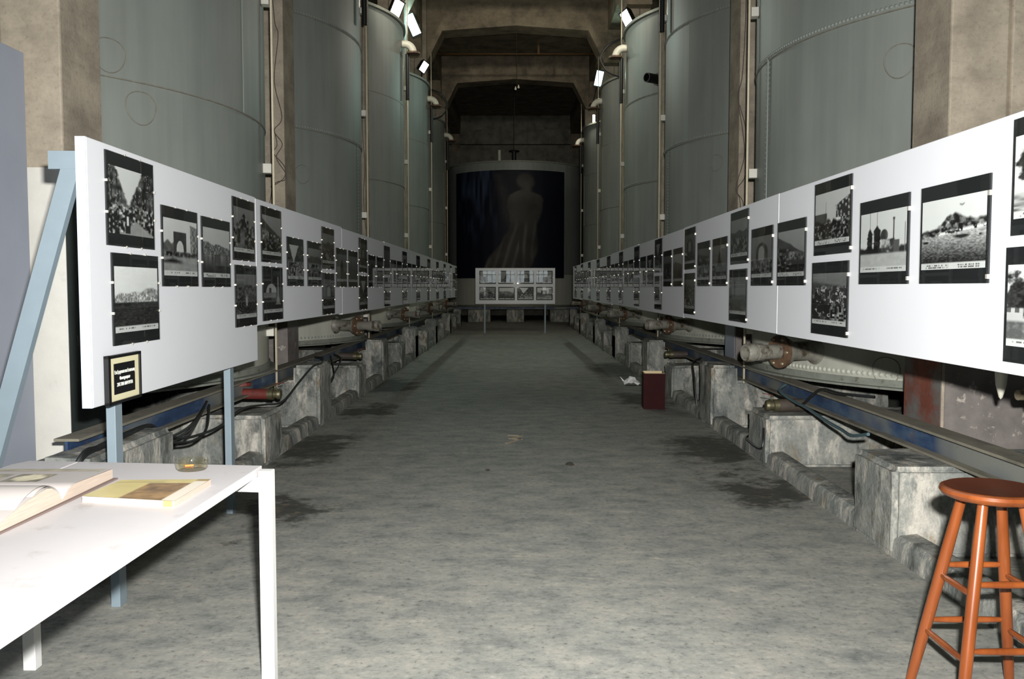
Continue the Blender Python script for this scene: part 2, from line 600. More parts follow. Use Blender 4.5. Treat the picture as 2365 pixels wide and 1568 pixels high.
# wall behind the camera with the daylight windows that the picture glass mirrors
WIN = [(-2.35, -0.95), (-0.70, 0.70), (0.95, 2.35)]
WZ0, WZ1 = 1.70, 3.50
wb = MB()
xs = [-WALL_X] + [a for w in WIN for a in w] + [WALL_X]
for i in range(0, len(xs), 2):
    wb.box(xs[i], xs[i + 1], BACK_Y - 0.3, BACK_Y, WZ0, WZ1)
wb.box(-WALL_X, WALL_X, BACK_Y - 0.3, BACK_Y, 0, WZ0)
wb.box(-WALL_X, WALL_X, BACK_Y - 0.3, BACK_Y, WZ1, CEIL)
struct(wb.build('wall_back', M['wallc']))
for i, (a, b_) in enumerate(WIN):
    w = MB()
    for (p, q, r_, s_) in ((a, a + 0.06, WZ0, WZ1), (b_ - 0.06, b_, WZ0, WZ1), (a, b_, WZ0, WZ0 + 0.06), (a, b_, WZ1 - 0.06, WZ1)):
        w.box(p, q, BACK_Y - 0.2, BACK_Y - 0.1, r_, s_)
    for k in range(1, 4):
        x = a + (b_ - a) * k / 4
        w.box(x - 0.02, x + 0.02, BACK_Y - 0.18, BACK_Y - 0.12, WZ0, WZ1)
    for k in range(1, 3):
        z = WZ0 + (WZ1 - WZ0) * k / 3
        w.box(a, b_, BACK_Y - 0.18, BACK_Y - 0.12, z - 0.02, z + 0.02)
    wo = struct(w.build('window_%d' % (i + 1), M['winframe']))
    MB().box(a, b_, BACK_Y - 0.17, BACK_Y - 0.165, WZ0, WZ1).build('pane', M['window'], wo)

# roof frames across the hall and the beams along it
for k in range(6):
    y0 = (PIL_Y[-1][k] + PIL_Y[1][k]) / 2 - 0.12
    pr = [(-3.2, y0, 8.0), (-2.62, y0, 8.0), (-2.15, y0, 8.93), (0, y0, 9.08), (2.15, y0, 8.93), (2.62, y0, 8.0), (3.2, y0, 8.0), (3.2, y0, CEIL), (-3.2, y0, CEIL)]
    o = MB().prism(pr, (0, 0.8, 0)).build('roof_beam', M['roofc'])
    struct(o)
for s in (-1, 1):
    ys = [BACK_Y] + PIL_Y[s] + [END_Y]
    for k in range(len(ys) - 1):
        y0, y1 = ys[k] + (0.5 if k else 0), ys[k + 1]
        x = 2.72 * s
        pr = [(x, y0, 8.1), (x, y0 + 0.6, 8.9), (x, y1 - 0.6, 8.9), (x, y1, 8.1), (x, y1, CEIL), (x, y0, CEIL)]
        struct(MB().prism(pr, (0.42 * s, 0, 0)).build('roof_beam', M['roofc']))

# pillars
for s in (-1, 1):
    for k, y in enumerate(PIL_Y[s]):
        p = thing('concrete_pillar', '', 'pillar', (2.6 * s, y, 0), 0, 'concrete pillars between the tanks')
        X = lambda a, b: (min(a * s, b * s), max(a * s, b * s))
        x0, x1 = X(0, 0.35)
        MB().box(x0, x1, 0, 0.5, 0, CEIL).build('shaft', M['pillar'], p, 0.012)
        x0, x1 = X(0.37, 0.62)
        MB().box(x0, x1, 0.01, 0.5, 0, CEIL).build('rib', M['pillar'], p, 0.012)
        x0, x1 = X(0.35, 0.37)
        MB().box(x0, x1, 0.025, 0.5, 0, CEIL).build('groove', M['roofc'], p)
        if s == -1 and k == 0:
            MB().box(-0.62, 0.002, -0.006, 0.0, 0.32, 2.08).build('white_paint', M['white_dado'], p)
            MB().box(-0.001, 0.006, -0.004, 0.5, 0.30, 2.02).build('dark_paint', M['dark_dado'], p)
            MB().box(-0.62, 0.06, -0.10, 0.5, 0, 0.31).build('foot', M['footing'], p, 0.02)
            p['label'] = 'tan concrete pillar with white painted base next to the blue-grey partition'
        elif s == 1 and k == 0:
            x0, x1 = X(0.02, 0.63)
            MB().box(x0, x1, -0.006, 0.0, 0, 1.35).build('grey_paint', M['dado'], p)
            x0, x1 = X(-0.006, 0.0)
            MB().box(x0, x1, -0.004, 0.5, 0, 1.35).build('rust_paint', M['dado_rust'], p)
            p['label'] = 'tan concrete pillar with rust-stained base behind the wooden stool'
        else:
            x0, x1 = X(-0.005, 0.62)
            MB().box(x0, x1, -0.006, 0.5, 0, 1.3).build('painted_base', M['dado'], p)
            if s == 1 and k == 1:
                MB().box(-.009, -.005, .03, .5, .55, 1.2).build('pale_paint', M['partition'], p)
            p['label'] = 'concrete pillar between tanks, %s along the %s of the aisle' % (ORD[k], SIDE[s])

# footings under the tank beams, kerb between them
FOOT = [(4.5, .47, .62), (6.8, .40, .46), (8.75, .47, .62), (10.95, .42, .5), (13.0, .47, .62), (15.1, .44, .52), (17.2, .47, .62), (19.4, .44, .52), (21.6, .47, .62), (24.0, .44, .52), (26.4, .47, .62), (29.0, .44, .52), (31.5, .47, .62)]
for s in (-1, 1):
    for k, (y, h, hf) in enumerate(FOOT):
        ln = 0.55
        if s == -1 and k == 0:
            y, ln, hf = 4.05, 0.95, 0.60
        if s == 1 and k == 0:
            hf = .47
        x0, xm, x1 = 1.94, 2.20, 3.7
        if any(y - .05 < py + .5 and y + ln + .05 > py for py in PIL_Y[s]) or (s == -1 and k == 0):
            x1 = 2.58
        o = MB().prism([(x0 * s, y, 0), (x1 * s, y, 0), (x1 * s, y, h), (x0 * s, y, h)], (0, ln, 0)).build('concrete_footing', M['footing'])
        bm = bmesh.new()
        bm.from_mesh(o.data)
        if hf - h > .09:
            up_ = MB().prism([(x0 * s, y - .012, 0), (xm * s, y - .012, 0), (xm * s, y - .012, hf), (x0 * s, y - .012, hf)], (0, ln + .024, 0)).mesh('tmp', M['footing'])
            bm.from_mesh(up_)
            bmesh.ops.recalc_face_normals(bm, faces=bm.faces)
            bpy.data.meshes.remove(up_)
        bmesh.ops.bevel(bm, geom=[e for e in bm.edges], offset=0.028, segments=3, affect='EDGES')
        if k < 6:
            for _ in range(2):
                bmesh.ops.subdivide_edges(bm, edges=[e for e in bm.edges if e.calc_length() > 0.09], cuts=1, use_grid_fill=True)
            for v in bm.verts:
                q = v.co
                n_ = sin(q.x * 11 + q.y * 6.3) * sin(q.y * 9.1 + q.z * 14.7) + .6 * sin(q.z * 23 + q.x * 17) * sin(q.y * 19)
                if v.co.z > 0.02:
                    v.co += v.normal * n_ * .006
        bm.to_mesh(o.data)
        bm.free()
        lab = '%s concrete footing block along the %s kerb' % (ORD[k], SIDE[s])
        if s == 1 and k == 0:
            lab = 'streaked concrete footing block right behind the wooden stool'
        if s == -1 and k == 0:
            lab = 'long concrete footing block with cables over it behind the white table'
        tag(o, lab, 'footing', 'concrete footings along the aisle')
    kb = MB()
    ya = 5.0 if s == -1 else 2.2
    n = 60
    prof = [(0, 0), (0.008, .09), (.025, .115), (.11, .125), (.14, .11), (.16, 0)]
    vv, fc = [], []
    for i in range(n + 1):
        y = ya + (33 - ya) * i / n
        for (dx, z) in prof:
            vv.append(((1.95 + dx + .005 * sin(y * 5.1)) * s, y, z * (1 + .07 * sin(y * 3.3) * sin(y * 1.7))))
    m_ = len(prof)
    for i in range(n):
        for j in range(m_ - 1):
            fc.append((i * m_ + j, i * m_ + j + 1, (i + 1) * m_ + j + 1, (i + 1) * m_ + j))
    fc.append(tuple(range(m_)))
    kb.add(vv, fc, True)
    struct(kb.build('kerb', M['footing']))

# steel beams under the tanks
for s in (-1, 1):
    for j, (xb, lab) in enumerate(((2.235, 'blue painted steel I-beam carrying the tanks along the %s' % SIDE[s]), (3.55, 'inner steel I-beam under the tank row on the %s, half hidden' % SIDE[s]))):
        ya = 4.5 if s == -1 else 1.6
        yb = 33.0
        b_ = thing('steel_beam', lab, 'steel beam', (xb * s, ya, 0.478), 0, 'beams under the tanks')
        x0, x1 = sorted((0, 0.13 * s))
        MB().box(x0, x1, 0, yb - ya, 0, 0.014).build('bottom_flange', M['beam_flange'], b_)
        MB().box(x0, x1, 0, yb - ya, 0.124, 0.138).build('top_flange', M['beam_flange'], b_)
        x0, x1 = sorted((0.058 * s, 0.072 * s))
        MB().box(x0, x1, 0, yb - ya, 0.014, 0.124).build('web', M['beam'], b_)

# ------------------------------------------------------------------ tanks
def rivet_mesh(r):
    mb = MB()
    n = 6
    vv = [(0, 0, r * .62)]
    for (rr, z) in ((r * .62, r * .45), (r, 0)):
        for k in range(n):
            vv.append((rr * cos(2 * pi * k / n), rr * sin(2 * pi * k / n), z))
    f = [(0, 1 + k, 1 + (k + 1) % n) for k in range(n)] + [(1 + k, 1 + n + k, 1 + n + (k + 1) % n, 1 + (k + 1) % n) for k in range(n)]
    mb.add(vv, f, True)
    return mb


RV = rivet_mesh(0.016)
RV_ME = RV.mesh('rivet', M['tank'])
RVB_ME = rivet_mesh(0.021).mesh('rivet', M['tank_low'])


def cyl_pt(a, z, r):
    return Vector((r * cos(a), r * sin(a), z))


def plate(a0, a1, z0, z1, r, n=24, th=0.008):
    mb = MB()
    vv = []
    for i in range(n + 1):
        a = a0 + (a1 - a0) * i / n
        for (rr, z) in ((r, z0), (r, z1), (r - th, z1), (r - th, z0)):
            vv.append((rr * cos(a), rr * sin(a), z))
    fo = [(i * 4, (i + 1) * 4, (i + 1) * 4 + 1, i * 4 + 1) for i in range(n)]
    mb.add(vv, fo, True)
    ex = []
    for i in range(n):
        for j in (1, 2, 3):
            k = (j + 1) % 4
            ex.append((i * 4 + j, (i + 1) * 4 + j, (i + 1) * 4 + k, i * 4 + k))
    ex += [(0, 1, 2, 3), (n * 4 + 3, n * 4 + 2, n * 4 + 1, n * 4)]
    mb.add(vv, ex, False)
    return mb


def ring(prof, n=96, a0=0, a1=2 * pi):
    """prof: closed list of (r,z)"""
    mb = MB()
    m = len(prof)
    full = abs(a1 - a0 - 2 * pi) < 1e-6
    q = n if full else n + 1
    vv = []
    for i in range(q):
        a = a0 + (a1 - a0) * i / n
        for (r, z) in prof:
            vv.append((r * cos(a), r * sin(a), z))
    ff_ = []
    for i in range(n):
        i2 = (i + 1) % q
        for j in range(m):
            k = (j + 1) % m
            ff_.append((i * m + j, i2 * m + j, i2 * m + k, i * m + k))
    mb.add(vv, ff_, False)
    return mb


def ang(s, deg):
    """deg measured at a stool-side tank (180 faces the aisle); mirrored for the table side"""
    a = rad(deg)
    return a if s == 1 else pi - a


COURSE_CACHE = {}


def build_tank(s, k, yc):
    riveted = (s, k) in ((1, 0), (1, 1), (-1, 1), (1, 2))
    lab = 'riveted' if riveted else 'welded'
    lb = 'tall %s grey storage tank, %s from the near end on the %s' % (lab, ORD[k], SIDE[s])
    t = thing('storage_tank', lb, 'tank', (TX * s, yc, TZ), 0, 'tall storage tanks along the aisle')
    seams = [0.0, 1.42, 2.83, 4.48, TH]
    if (s, k) == (-1, 0):
        seams = [0.0, 1.15, 2.25, 4.1, TH]
    if (s, k) == (-1, 1):
        seams = [0.0, 1.40, 2.84, 4.30, TH]
    for c in range(4):
        off = rad(20 + 45 * (c % 2))
        for q in range(4):
            a0 = off + q * pi / 2
            r = TR + (0.007 if c % 2 == 0 else 0.0) - (0.002 if q % 2 else 0)
            key = (s, tuple(seams), c, q)
            if key not in COURSE_CACHE:
                mb = plate(a0, a0 + pi / 2, seams[c], seams[c + 1], r)
                COURSE_CACHE[key] = mb.mesh('shell_plate', M['tank_low'] if c == 0 else M['tank'])
            put('shell_plate', COURSE_CACHE[key], t)
    # base angle ring, top rim, roof, weld lines
    ring([(TR - .02, -.0), (TR + .075, 0), (TR + .075, .016), (TR + .022, .018), (TR + .02, .07), (TR - .0, .07)]).build('base_flange', M['tank_dark'], t)
    ring([(TR - .05, TH - .05), (TR + .05, TH - .05), (TR + .05, TH), (TR - .05, TH)]).build('top_rim', M['tank_dark'], t)
    MB().lathe([(TR, TH - .01), (0.01, TH + .35)], n=64).build('roof', M['tank'], t)
    for c in (1, 2, 3):
        z = seams[c]
        ring([(TR - .005, z - .006), (TR + .0095, z - .004), (TR + .0095, z + .004), (TR - .005, z + .006)]).build('seam', M['weld'], t)
    if riveted:
        if (s, k) == (1, 0):
            for i in range(72):          # seam row, one by one
                a = rad(128 + 62 * i / 71 - 0) + 0
                a = rad(-128 - 62 * i / 71)
                for (z, me, r, cond) in ((seams[2] + .03, RV_ME, TR + .006, True),):
                    o = put('rivet', me, t)
                    o.matrix_local = Matrix.Translation(cyl_pt(a, z, r)) @ Vector((cos(a), sin(a), 0)).to_track_quat('Z', 'Y').to_matrix().to_4x4()
            for i in range(52):          # base row
                a = rad(-133 - 57 * i / 51)
                o = put('rivet', RVB_ME, t)
                o.matrix_local = Matrix.Translation(cyl_pt(a, .105, TR + .006)) @ Vector((cos(a), sin(a), 0)).to_track_quat('Z', 'Y').to_matrix().to_4x4()
            for i in range(30):          # upright row
                a = rad(-178.5)
                o = put('rivet', RV_ME, t)
                o.matrix_local = Matrix.Translation(cyl_pt(a, seams[1] + .06 + i * .047, TR + .008)) @ Vector((cos(a), sin(a), 0)).to_track_quat('Z', 'Y').to_matrix().to_4x4()
            plate(rad(-178.2), rad(-177.7), seams[1], seams[2], TR + .014, 2).build('butt_strip', M['tank'], t)
        else:
            mb = MB()
            rows = [(seams[2] + .03, .045), (seams[3] + .03, .045), (.105, .06)]
            for (z, sp) in rows:
                n = int(rad(75) * TR / sp)
                for i in range(n):
                    a = ang(s, -120 - 75 * i / n)
                    mt = Matrix.Translation(cyl_pt(a, z, TR + .006)) @ Vector((cos(a), sin(a), 0)).to_track_quat('Z', 'Y').to_matrix().to_4x4()
                    mb.add([mt @ Vector(p) for p in RV.v], RV.f, True)
            for i in range(30):
                a = ang(s, -177)
                mt = Matrix.Translation(cyl_pt(a, seams[1] + .06 + i * .047, TR + .008)) @ Vector((cos(a), sin(a), 0)).to_track_quat('Z', 'Y').to_matrix().to_4x4()
                mb.add([mt @ Vector(p) for p in RV.v], RV.f, True)
            o = mb.build('rivets', M['tank'], t, fix=False)
            o['kind'] = 'stuff'
    else:
        a = ang(s, -174)
        plate(a - .003, a + .003, seams[2], seams[3], TR + .012, 2).build('butt_strip', M['tank'], t)
    # round weld scars
    scars = {(-1, 0): [(-146.4, 2.07, .12), (-141, 2.40, .12)], (1, 0): [(-141.0, 2.45, .125), (-142.1, .135, .11)], (-1, 1): [(-143.7, 2.25, .12)], (1, 1): [(-145.8, 2.46, .11)]}
    for (d, z, rr) in scars.get((s, k), []):
        a = ang(s, d)
        pts = []
        for i in range(28):
            b_ = 2 * pi * i / 28
            w = rr * (1 + .04 * sin(3 * b_ + k))
            pts.append(cyl_pt(a + w * cos(b_) / TR, z + w * sin(b_), TR + .006))
        MB().tube(pts, .0042, 5, close=True).build('weld_ring', M['weld'], t)
    # outlet pipe low on the aisle side
    if (s, k) != (-1, 0):
        a = ang(s, -158.0)
        d = Vector((cos(a), sin(a), 0))
        p0 = cyl_pt(a, .25, TR - .03)
        pipe = MB().lathe([(.0, .0), (.125, .0), (.125, .03), (.10, .05), (.078, .10), (.078, .27), (.11, .32), (.11, .37), (.07, .375)], p0, d, 20)
        op = pipe.build('outlet_pipe', M['pipe'], t)
        e0 = p0 + d * .37
        MB().lathe([(.0, 0), (.135, 0), (.135, .03), (.0, .03)], e0, d, 24, smooth=False).build('flange', M['rustflange'], op)
        MB().lathe([(.0, .03), (.060, .03), (.060, .19), (.070, .195), (.070, .25), (.064, .255), (.064, .275), (.074, .28), (.074, .345), (.066, .355), (.050, .355), (.050, .27), (.0, .27)], e0, d, 20).build('nozzle', M['pipe'], op)
        if k < 3:
            sx = d.cross(Vector((0, 0, 1)))
            for i in range(6):
                b_ = 2 * pi * i / 6
                c_ = e0 + (sx * cos(b_) + Vector((0, 0, 1)) * sin(b_)) * .11
                MB().cyl(c_ - d * .012, c_ + d * .045, .012, n=6).build('bolt', M['bolt'], op)
    # elbow near the top
    a = ang(s, 180)
    d = Vector((cos(a), sin(a), 0))
    pts = []
    base = cyl_pt(a, TH - .38, TR - .03)
    for i in range(9):
        b_ = pi / 2 * i / 8
        pts.append(base + d * (.08 + .17 * sin(b_)) - Vector((0, 0, .17 * (1 - cos(b_)))))
    el = MB().tube([base] + pts, .075, 14).build('vent_elbow', M['elbow'], t)
    MB().lathe([(.0, 0), (.14, 0), (.14, .035), (.0, .035)], pts[-1] - Vector((0, 0, .03)), (0, 0, 1), 20, smooth=False).build('flange', M['rustflange'], el)
    MB().cyl(pts[-1] - Vector((0, 0, .03)) - d * .12, pts[-1] - Vector((0, 0, .95)) - d * .12, .04, n=10).build('drop_pipe', M['lampblack'], el)
    # level gauge rod with brackets, just past the point nearest the aisle
    a = ang(s, 170.5)
    q = cyl_pt(a, 0, TR + .085)
    g = MB().cyl((q.x, q.y, -.17), (q.x, q.y, TH + .9), .0115, n=8).build('gauge_rod', M['gauge'], t)
    for z in (.36, 1.87, 3.4, 4.92):
        e = Vector((cos(a), sin(a), 0))
        MB().bar(cyl_pt(a, z, TR - .005), cyl_pt(a, z, TR + .07), .1, .085).build('bracket', M['bracket'], g)
    return t


tanks = {}
for s in (-1, 1):
    for k, y in enumerate(TANK_Y[s]):
        tanks[(s, k)] = build_tank(s, k, y)

# black pipe stub on the third stool-side tank
a = rad(-145.4)
q = Vector((TX, TANK_Y[1][2], 0)) + cyl_pt(a, 5.38, TR)
d = Vector((cos(a), sin(a), 0))
o = MB().lathe([(.0, -.02), (.12, -.02), (.12, .03), (.09, .03), (.09, .3), (.075, .3), (.075, .12), (0, .12)], q, d, 18).build('pipe_stub', M['lampblack'])
o.parent = tanks[(1, 2)]
o.location = -Vector((TX, TANK_Y[1][2], TZ))

# tank closing the hall, with a dark printed banner around it
EY, ER, EH = 39.4, 2.95, 5.93
t = thing('storage_tank', 'grey tank closing the far end of the hall behind the dark banner', 'tank', (0, EY, TZ))
ES = [0, 1.3, 2.8, 4.4, EH]
for c in range(4):
    for q in range(4):
        plate(rad(45 * (c % 2)) + q * pi / 2, rad(45 * (c % 2)) + (q + 1) * pi / 2, ES[c], ES[c + 1], ER + .007 * (c % 2), 20).build('shell_plate', M['tank_low'] if c == 0 else M['tank'], t)
ring([(ER - .02, 0), (ER + .08, 0), (ER + .08, .03), (ER, .05)]).build('base_flange', M['tank_dark'], t)
ring([(ER - .05, EH - .06), (ER + .06, EH - .06), (ER + .06, EH), (ER - .05, EH)]).build('top_rim', M['tank_dark'], t)
MB().lathe([(ER, EH - .01), (.01, EH + .3)], n=48).build('roof', M['tank'], t)
MB().cyl((-.65, -2.7, EH - .1), (-.65, -2.7, EH + .45), .07, n=10).build('vent_pipe', M['elbow'], t)
v_ = MB().cyl((-.05, -2.6, EH - .1), (-.05, -2.6, EH + .4), .09, n=10).build('valve_body', M['lampblack'], t)
MB().tube([(-.05 + .2 * cos(i * pi / 8), -2.6 + .2 * sin(i * pi / 8), EH + .42) for i in range(16)], .025, 6, close=True).build('hand_wheel', M['lampblack'], v_)
for (x, w) in ((-1.9, .9), (-.35, .7), (1.4, 1.2)):
    o = MB().box(x, x + w, 35.6, 37.2, 0, .5).build('concrete_footing', M['footing'], None, .03)
    tag(o, '%s concrete block under the tank at the end of the hall' % ('wide' if w > 1 else 'middle' if x > -1 else 'table-side'), 'footing', 'footings of the end tank')
b_ = thing('steel_beam', 'steel beam across the hall under the end tank', 'steel beam', (0, 36.3, .5))
MB().box(-2.9, 2.9, 0, .14, 0, .015).build('bottom_flange', M['beam_flange'], b_)
MB().box(-2.9, 2.9, .06, .075, .015, .1).build('web', M['beam'], b_)
MB().box(-2.9, 2.9, 0, .14, .1, .115).build('top_flange', M['beam_flange'], b_)


# ------------------------------------------------------------------ prints
def vn(U, V, sx, sy, seed):
    rng = np.random.RandomState(seed)
    g = rng.rand(int(sy) + 3, int(sx) + 3)
    x, y = np.clip(U, 0, 1) * sx, np.clip(V, 0, 1) * sy
    i, j = np.floor(x).astype(int), np.floor(y).astype(int)
    fx, fy = x - i, y - j
    fx, fy = fx * fx * (3 - 2 * fx), fy * fy * (3 - 2 * fy)
    return (g[j, i] * (1 - fx) + g[j, i + 1] * fx) * (1 - fy) + (g[j + 1, i] * (1 - fx) + g[j + 1, i + 1] * fx) * fy


def blocky(U, V, sx, sy, seed):
    rng = np.random.RandomState(seed)
    g = rng.rand(int(sy) + 3, int(sx) + 3)
    return g[np.floor(np.clip(V, 0, 1) * sy).astype(int), np.floor(np.clip(U, 0, 1) * sx).astype(int)]


def fbm(U, V, s, seed, oct=4):
    t, a, n = 0, 0.5, 0
    for k in range(oct):
        t = t + a * vn(U, V, s * 2 ** k, s * 2 ** k, seed + k)
        n += a
        a *= .55
    return t / n


def step(x, w=0.01):
    return np.clip(x / w * .5 + .5, 0, 1)


def over(base, mask, val):
    return base * (1 - mask) + val * mask


def caption(P, U, V, seed, h=.10, dark=.62):
    m = step(h - V, .006)
    rng = np.random.RandomState(seed)
    c = np.full_like(U, dark)
    for (a, b) in ((.08, .45), (.6, .92)):
        for row in range(1 if seed % 2 else 2):
            yy = h * (.62 - .33 * row)
            lm = step(h * .12 - np.abs(V - yy), .004) * step(U - a, .01) * step(b - U, .01)
            mk = (blocky(U, V, 90, 3, seed + row) > .45)
            c = over(c, lm * mk, .12)
    return over(P, m, c)


def p_city(U, V, r):      # houses across dark water
    P = .62 + .12 * V + .05 * fbm(U, V, 3, r)
    top = .50 + .10 * U + .06 * vn(U, V * 0, 7, 1, r + 1)
    houses = .25 + .75 * blocky(U, V, 46, 40, r + 2) * fbm(U, V, 14, r + 3)
    P = over(P, step(top - V, .02), houses)
    w = .05 + .11 * vn(U, V, 18, 70, r + 4) * vn(U, V, 40, 120, r + 5)
    return over(P, step(.40 - V), w)


def p_street(U, V, r):    # narrow street under a wedge of sky, crowd below
    cx_ = .42 + .06 * sin(r)
    w = np.clip((V - .42) * .52, 0, 1)
    e = np.abs(U - cx_ - .05 * (V - .5)) - w - .03 * (blocky(U, V, 3, 22, r) - .5)
    walls = .03 + .34 * vn(U, V, 34, 5, r + 1) * vn(U, V, 9, 16, r + 2) + .25 * (vn(U, V, 44, 30, r + 7) > .82)
    P = over(.60 + .08 * V, step(e, .02), walls)
    crowd = .04 + .75 * np.clip(fbm(U, V, 22, r + 3, 3) - .42, 0, 1) * 2.2
    P = over(P, step(.42 + .05 * vn(U, V * 0, 20, 1, r + 4) - V, .03), crowd)
    road = .34 + .12 * fbm(U, V, 10, r + 5)
    P = over(P, step(.22 - V - .55 * np.abs(U - cx_ - .22 + V * .3), .02), road)
    P = over(P, step(.055 - np.abs(U - .40), .01) * step(.15 - np.abs(V - .17), .01), .06)
    P = over(P, step(.022 - np.abs(U - .40), .01) * step(.07 - np.abs(V - .21), .01), .7)
    return P


def p_gate(U, V, r):      # stone gate with an arch opening
    P = .55 + .1 * V + .04 * fbm(U, V, 4, r)
    P = over(P, step(.50 + .1 * vn(U, V * 0, 9, 1, r) - V, .02) * step(.30 - U, .02), .10 + .2 * fbm(U, V, 12, r + 1))
    P = over(P, step(.19 - np.abs(U - .47), .008) * step(.76 - V, .008), .07 + .08 * fbm(U, V, 16, r + 2))
    arch = np.where(V > .42, (U - .47) ** 2 / .105 ** 2 + (V - .42) ** 2 / .17 ** 2 < 1, np.abs(U - .47) < .105)
    P = over(P, arch * 1.0 * step(V - .27), .60)
    P = over(P, step(U - .78 - .03 * blocky(U, V, 2, 8, r), .01) * step(.93 - V - .2 * (U - .78)), .16 + .3 * blocky(U, V, 30, 18, r + 3))
    P = over(P, step(.37 - V, .02), .04 + .5 * np.clip(fbm(U, V, 20, r + 4, 3) - .45, 0, 1) * 2)
    P = over(P, step(.27 - V, .03), .32 + .14 * fbm(U, V, 12, r + 5))
    P = over(P, step(.24 - .2 * np.abs(U - .25) - V, .03) * step(V - .15, .03) * step(.55 - U, .1), .05)
    return P


def p_quay(U, V, r):      # quay houses mirrored in calm water
    P = .50 + .08 * V + .03 * fbm(U, V, 4, r)
    top = .62 - .12 * np.clip((U - .55) * 2, 0, 1) + .07 * blocky(U, V * 0, 14, 1, r)
    P = over(P, step(top - V, .015), .12 + .55 * blocky(U, V, 40, 26, r + 1) * fbm(U, V, 12, r + 2))
    w = .30 * (V / .42) * vn(U, V, 26, 3, r + 3) + .05 + .05 * vn(U, V, 20, 80, r + 4)
    return over(P, step(.42 - V, .01), w)


def p_rock(U, V, r):      # fortress on a wooded rock
    P = .24 + .1 * V
    top = .55 + .28 * np.exp(-((U - .5) / .22) ** 2) + .06 * blocky(U, V * 0, 16, 1, r)
    P = over(P, step(top - V, .02), .05 + .55 * np.clip(fbm(U, V, 12, r + 1) - .42, 0, 1) * 2)
    P = over(P, step(.10 - np.abs(U - .42 - .2 * (V - .3)), .05) * step(.45 - V, .1), .12 + .35 * fbm(U, V, 14, r + 2))
    return P


def p_hill(U, V, r):      # town below a dark mountain
    P = .30 + .12 * V + .03 * fbm(U, V, 3, r)
    top = .86 - .45 * U + .05 * vn(U, V * 0, 6, 1, r)
    P = over(P, step(top - V, .02), .11 + .05 * fbm(U, V, 6, r + 1))
    P = over(P, step(.62 - .2 * U - V, .04), .06 + .55 * np.clip(fbm(U, V, 13, r + 2) - .40, 0, 1) * 2)
    P = over(P, step(.30 - V, .05), .04 + .4 * np.clip(vn(U, V, 10, 22, r + 3) - .55, 0, 1) * 2)
    return P


def p_fountain(U, V, r):  # garden with a round basin
    P = .22 + .06 * V + .05 * fbm(U, V, 4, r)
    P = over(P, step(.72 - V + .04 * vn(U, V * 0, 9, 1, r), .03), .05 + .30 * np.clip(fbm(U, V, 14, r + 1) - .35, 0, 1) * 2)
    rr = np.hypot((U - .5) / .48, (V - .24) / .20)
    P = over(P, step(1.05 - rr, .03), .06 + .20 * (np.sin(rr * 24) > .2) * vn(U, V, 30, 30, r + 2))
    P = over(P, step(.05 - np.abs(U - .5), .02) * step(.46 - V, .05) * step(V - .2, .02), .45)
    return P


def p_column(U, V, r):    # arch with a pale column in front
    P = .06 + .06 * fbm(U, V, 10, r)
    arch = np.where(V > .50, (U - .40) ** 2 / .27 ** 2 + (V - .50) ** 2 / .24 ** 2 < 1, np.abs(U - .40) < .27)
    P = over(P, arch * 1.0 * step(V - .48, .01), .50)
    P = over(P, step(.06 - np.abs(U - .34), .01) * step(.62 - V) * step(V - .48), .16)
    P = over(P, step(.48 - V) * step(V - .33, .02) * step(.66 - U, .02), .26 + .12 * fbm(U, V, 12, r + 1))
    w = .035 + .05 * step(.34 - V, .05) + .07 * step(.17 - V, .03)
    P = over(P, step(w - np.abs(U - .76), .012) * step(.95 - V) * step(V - .13), .38 + .25 * (U - .7))
    return P


def p_tower(U, V, r):     # dark pointed tree or tower on a plain
    P = .20 + .10 * V + .05 * fbm(U, V, 4, r)
    P = over(P, step(.17 * np.clip((.82 - V) / .5, 0, 1) ** .7 - np.abs(U - .52), .02) * step(V - .28), .05)
    P = over(P, step(.32 - V, .03), .10 + .25 * np.clip(fbm(U, V, 14, r + 1) - .4, 0, 1) * 2)
    return P


def p_arch2(U, V, r):     # ornate arch ruins
    P = .24 + .08 * V
    o1 = np.where(V > .55, (U - .52) ** 2 / .30 ** 2 + (V - .55) ** 2 / .28 ** 2 < 1, np.abs(U - .52) < .30)
    P = over(P, o1 * 1.0, .06 + .18 * fbm(U, V, 14, r))
    i1 = np.where(V > .55, (U - .50) ** 2 / .15 ** 2 + (V - .55) ** 2 / .19 ** 2 < 1, np.abs(U - .50) < .15)
    P = over(P, i1 * 1.0 * step(V - .33), .42)
    P = over(P, step(.36 - V, .03), .05 + .45 * np.clip(fbm(U, V, 16, r + 1) - .42, 0, 1) * 2)
    return P


def p_boats(U, V, r):     # bay, hill town and fishing boats
    P = .66 + .04 * V + .03 * fbm(U, V, 5, r)
    top = .50 + .17 * np.exp(-((U - .50) / .20) ** 2) + .12 * step(U - .5, .3) + .03 * vn(U, V * 0, 22, 1, r)
    P = over(P, step(top - V, .02), .04 + .62 * np.clip(fbm(U, V, 16, r + 1) - .40, 0, 1) * 2)
    shore = .43 + .10 * (U - .3)
    P = over(P, step(shore + .05 - V, .02) * step(fbm(U, V, 20, r + 2) - .5, .06) * step(U - .15, .1), .75)
    w = .58 * (.5 + .5 * V / .45) * (.55 + .6 * vn(U, V, 40, 80, r + 3)) - .18 * step(.28 - V, .2)
    P = over(P, step(shore - V, .01), np.clip(w, .06, .7))
    for (x, y, a, b) in ((.65, .40, .11, .035), (.07, .34, .05, .025), (.92, .40, .02, .02)):
        P = over(P, step(1 - np.hypot((U - x) / a, (V - y) / b), .3) * step(y + b * .5 - V, .01), .04)
    P = over(P, step(.012 - np.abs(V - .86 - .5 * np.abs(U - .645)), .01) * step(.035 - np.abs(U - .645), .01), .3)
    return P


